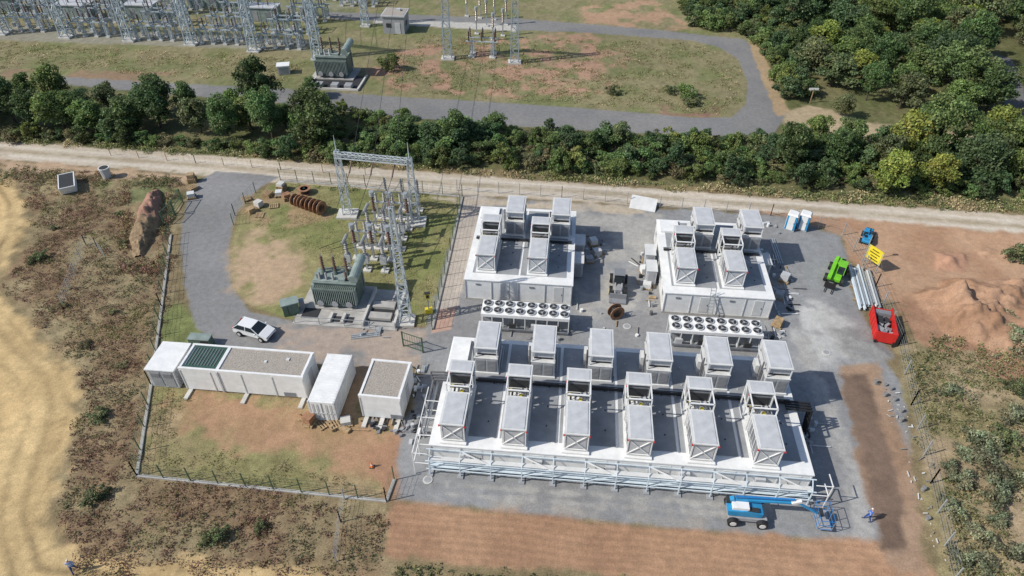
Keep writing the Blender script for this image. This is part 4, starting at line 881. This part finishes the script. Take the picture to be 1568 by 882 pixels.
# ------------------------------------------------------------------ people
def person(pos,rz,vest,legs,stride=.25):
    me=bpy.data.meshes.new('person'); V=[];E=[];R=[]
    def v(p,r,par=None):
        V.append(p);R.append(r)
        if par is not None: E.append((par,len(V)-1))
        return len(V)-1
    pel=v((0,0,.95),.15); ch=v((0,.02,1.2),.15,pel); sh=v((0,.02,1.42),.14,ch); nk=v((0,.03,1.52),.06,sh); hd=v((0,.05,1.62),.095,nk); v((0,.04,1.74),.085,hd); v((0,.15,1.63),.02,hd)
    for s in(-1,1):
        hp=v((s*.1,0,.9),.1,pel); kn=v((s*.11,s*stride*.5+.03,.5),.065,hp); an=v((s*.11,s*stride,.09),.045,kn); v((s*.12,s*stride+.17,.05),.04,an)
        so=v((s*.2,.02,1.42),.06,sh); el=v((s*.27,-s*.08,1.15),.045,so); wr=v((s*.28,-s*.08+.16,.93),.03,el); pm=v((s*.28,-s*.08+.2,.87),.032,wr)
        for f in range(4): a=v((s*.28+(f-1.5)*.02,-s*.08+.23,.83),.009,pm); v((s*.28+(f-1.5)*.02,-s*.08+.235,.785-.008*(f%2)),.008,a)
        a=v((s*.28-s*.03,-s*.08+.22,.86),.01,pm); v((s*.28-s*.04,-s*.08+.25,.83),.009,a)
    me.from_pydata(V,E,[]); o=add('person',me,(pos[0],pos[1],0),rz)
    o.modifiers.new('skin','SKIN')
    for i,r in enumerate(R): me.skin_vertices[0].data[i].radius=(r,r)
    me.skin_vertices[0].data[0].use_root=True
    sb=o.modifiers.new('sub','SUBSURF'); sb.levels=1; sb.render_levels=1
    m=bpy.data.materials.new('person_clothes'); m.use_nodes=True; nt=m.node_tree; b=nt.nodes['Principled BSDF']; b.inputs['Roughness'].default_value=.8
    tc=nd(nt,'ShaderNodeTexCoord'); sx_=nd(nt,'ShaderNodeSeparateXYZ'); nt.links.new(tc.outputs['Object'],sx_.inputs[0])
    mr=nd(nt,'ShaderNodeMapRange'); mr.inputs['From Max'].default_value=2; nt.links.new(sx_.outputs['Z'],mr.inputs['Value'])
    cr=nd(nt,'ShaderNodeValToRGB'); cr.color_ramp.interpolation='CONSTANT'; el=cr.color_ramp.elements
    el[0].position=0; el[0].color=(.03,.02,.015,1); el[1].position=.05; el[1].color=(*legs,1)
    for pz,cc in((.485,vest),(.60,(.7,.7,.7)),(.62,vest),(.745,(.45,.27,.2)),(.835,(.8,.8,.78))):
        e_=el.new(pz); e_.color=(*cc,1)
    nt.links.new(mr.outputs['Result'],cr.inputs['Fac']); nt.links.new(cr.outputs['Color'],b.inputs['Base Color']); me.materials.append(m)
# ------------------------------------------------------------------ camera, light, world
cam=bpy.data.cameras.new('camera'); co=bpy.data.objects.new('camera',cam); S.collection.objects.link(co); co.location=(0,0,H)
co.rotation_euler=(math.pi/2-TH,0,0); cam.lens=24; cam.sensor_width=36; cam.clip_end=9000; cam.clip_start=.5; S.camera=co
for (pp_,r_,ve,le) in ((P(1327,797),1.2,(.05,.15,.5),(.02,.05,.2)),(P(116,876),.4,(.25,.35,.6),(.03,.06,.2))):
    person(pp_,r_,ve,le)
sd=Vector((1,.28,0)).normalized(); el=math.radians(41)
d=Vector((sd.x*math.cos(el),sd.y*math.cos(el),-math.sin(el)))
su=bpy.data.lights.new('sun','SUN'); su.energy=4.6; su.angle=math.radians(.55); su.color=(1,.945,.85)
so=bpy.data.objects.new('sun',su); S.collection.objects.link(so); so.rotation_euler=d.to_track_quat('-Z','Y').to_euler(); so.location=(-60,-20,80)
w=bpy.data.worlds.new('World'); S.world=w; w.use_nodes=True; nt=w.node_tree; bg=nt.nodes['Background']; sk=nd(nt,'ShaderNodeTexSky'); sk.sky_type='NISHITA'; sk.sun_disc=False
sk.sun_elevation=el; sk.sun_rotation=math.atan2(-sd.x,-sd.y)%(2*math.pi); nt.links.new(sk.outputs[0],bg.inputs['Color']); bg.inputs['Strength'].default_value=.125
S.view_settings.view_transform='Standard'; S.view_settings.look='None'; S.view_settings.exposure=0
print('objs',len(bpy.data.objects))
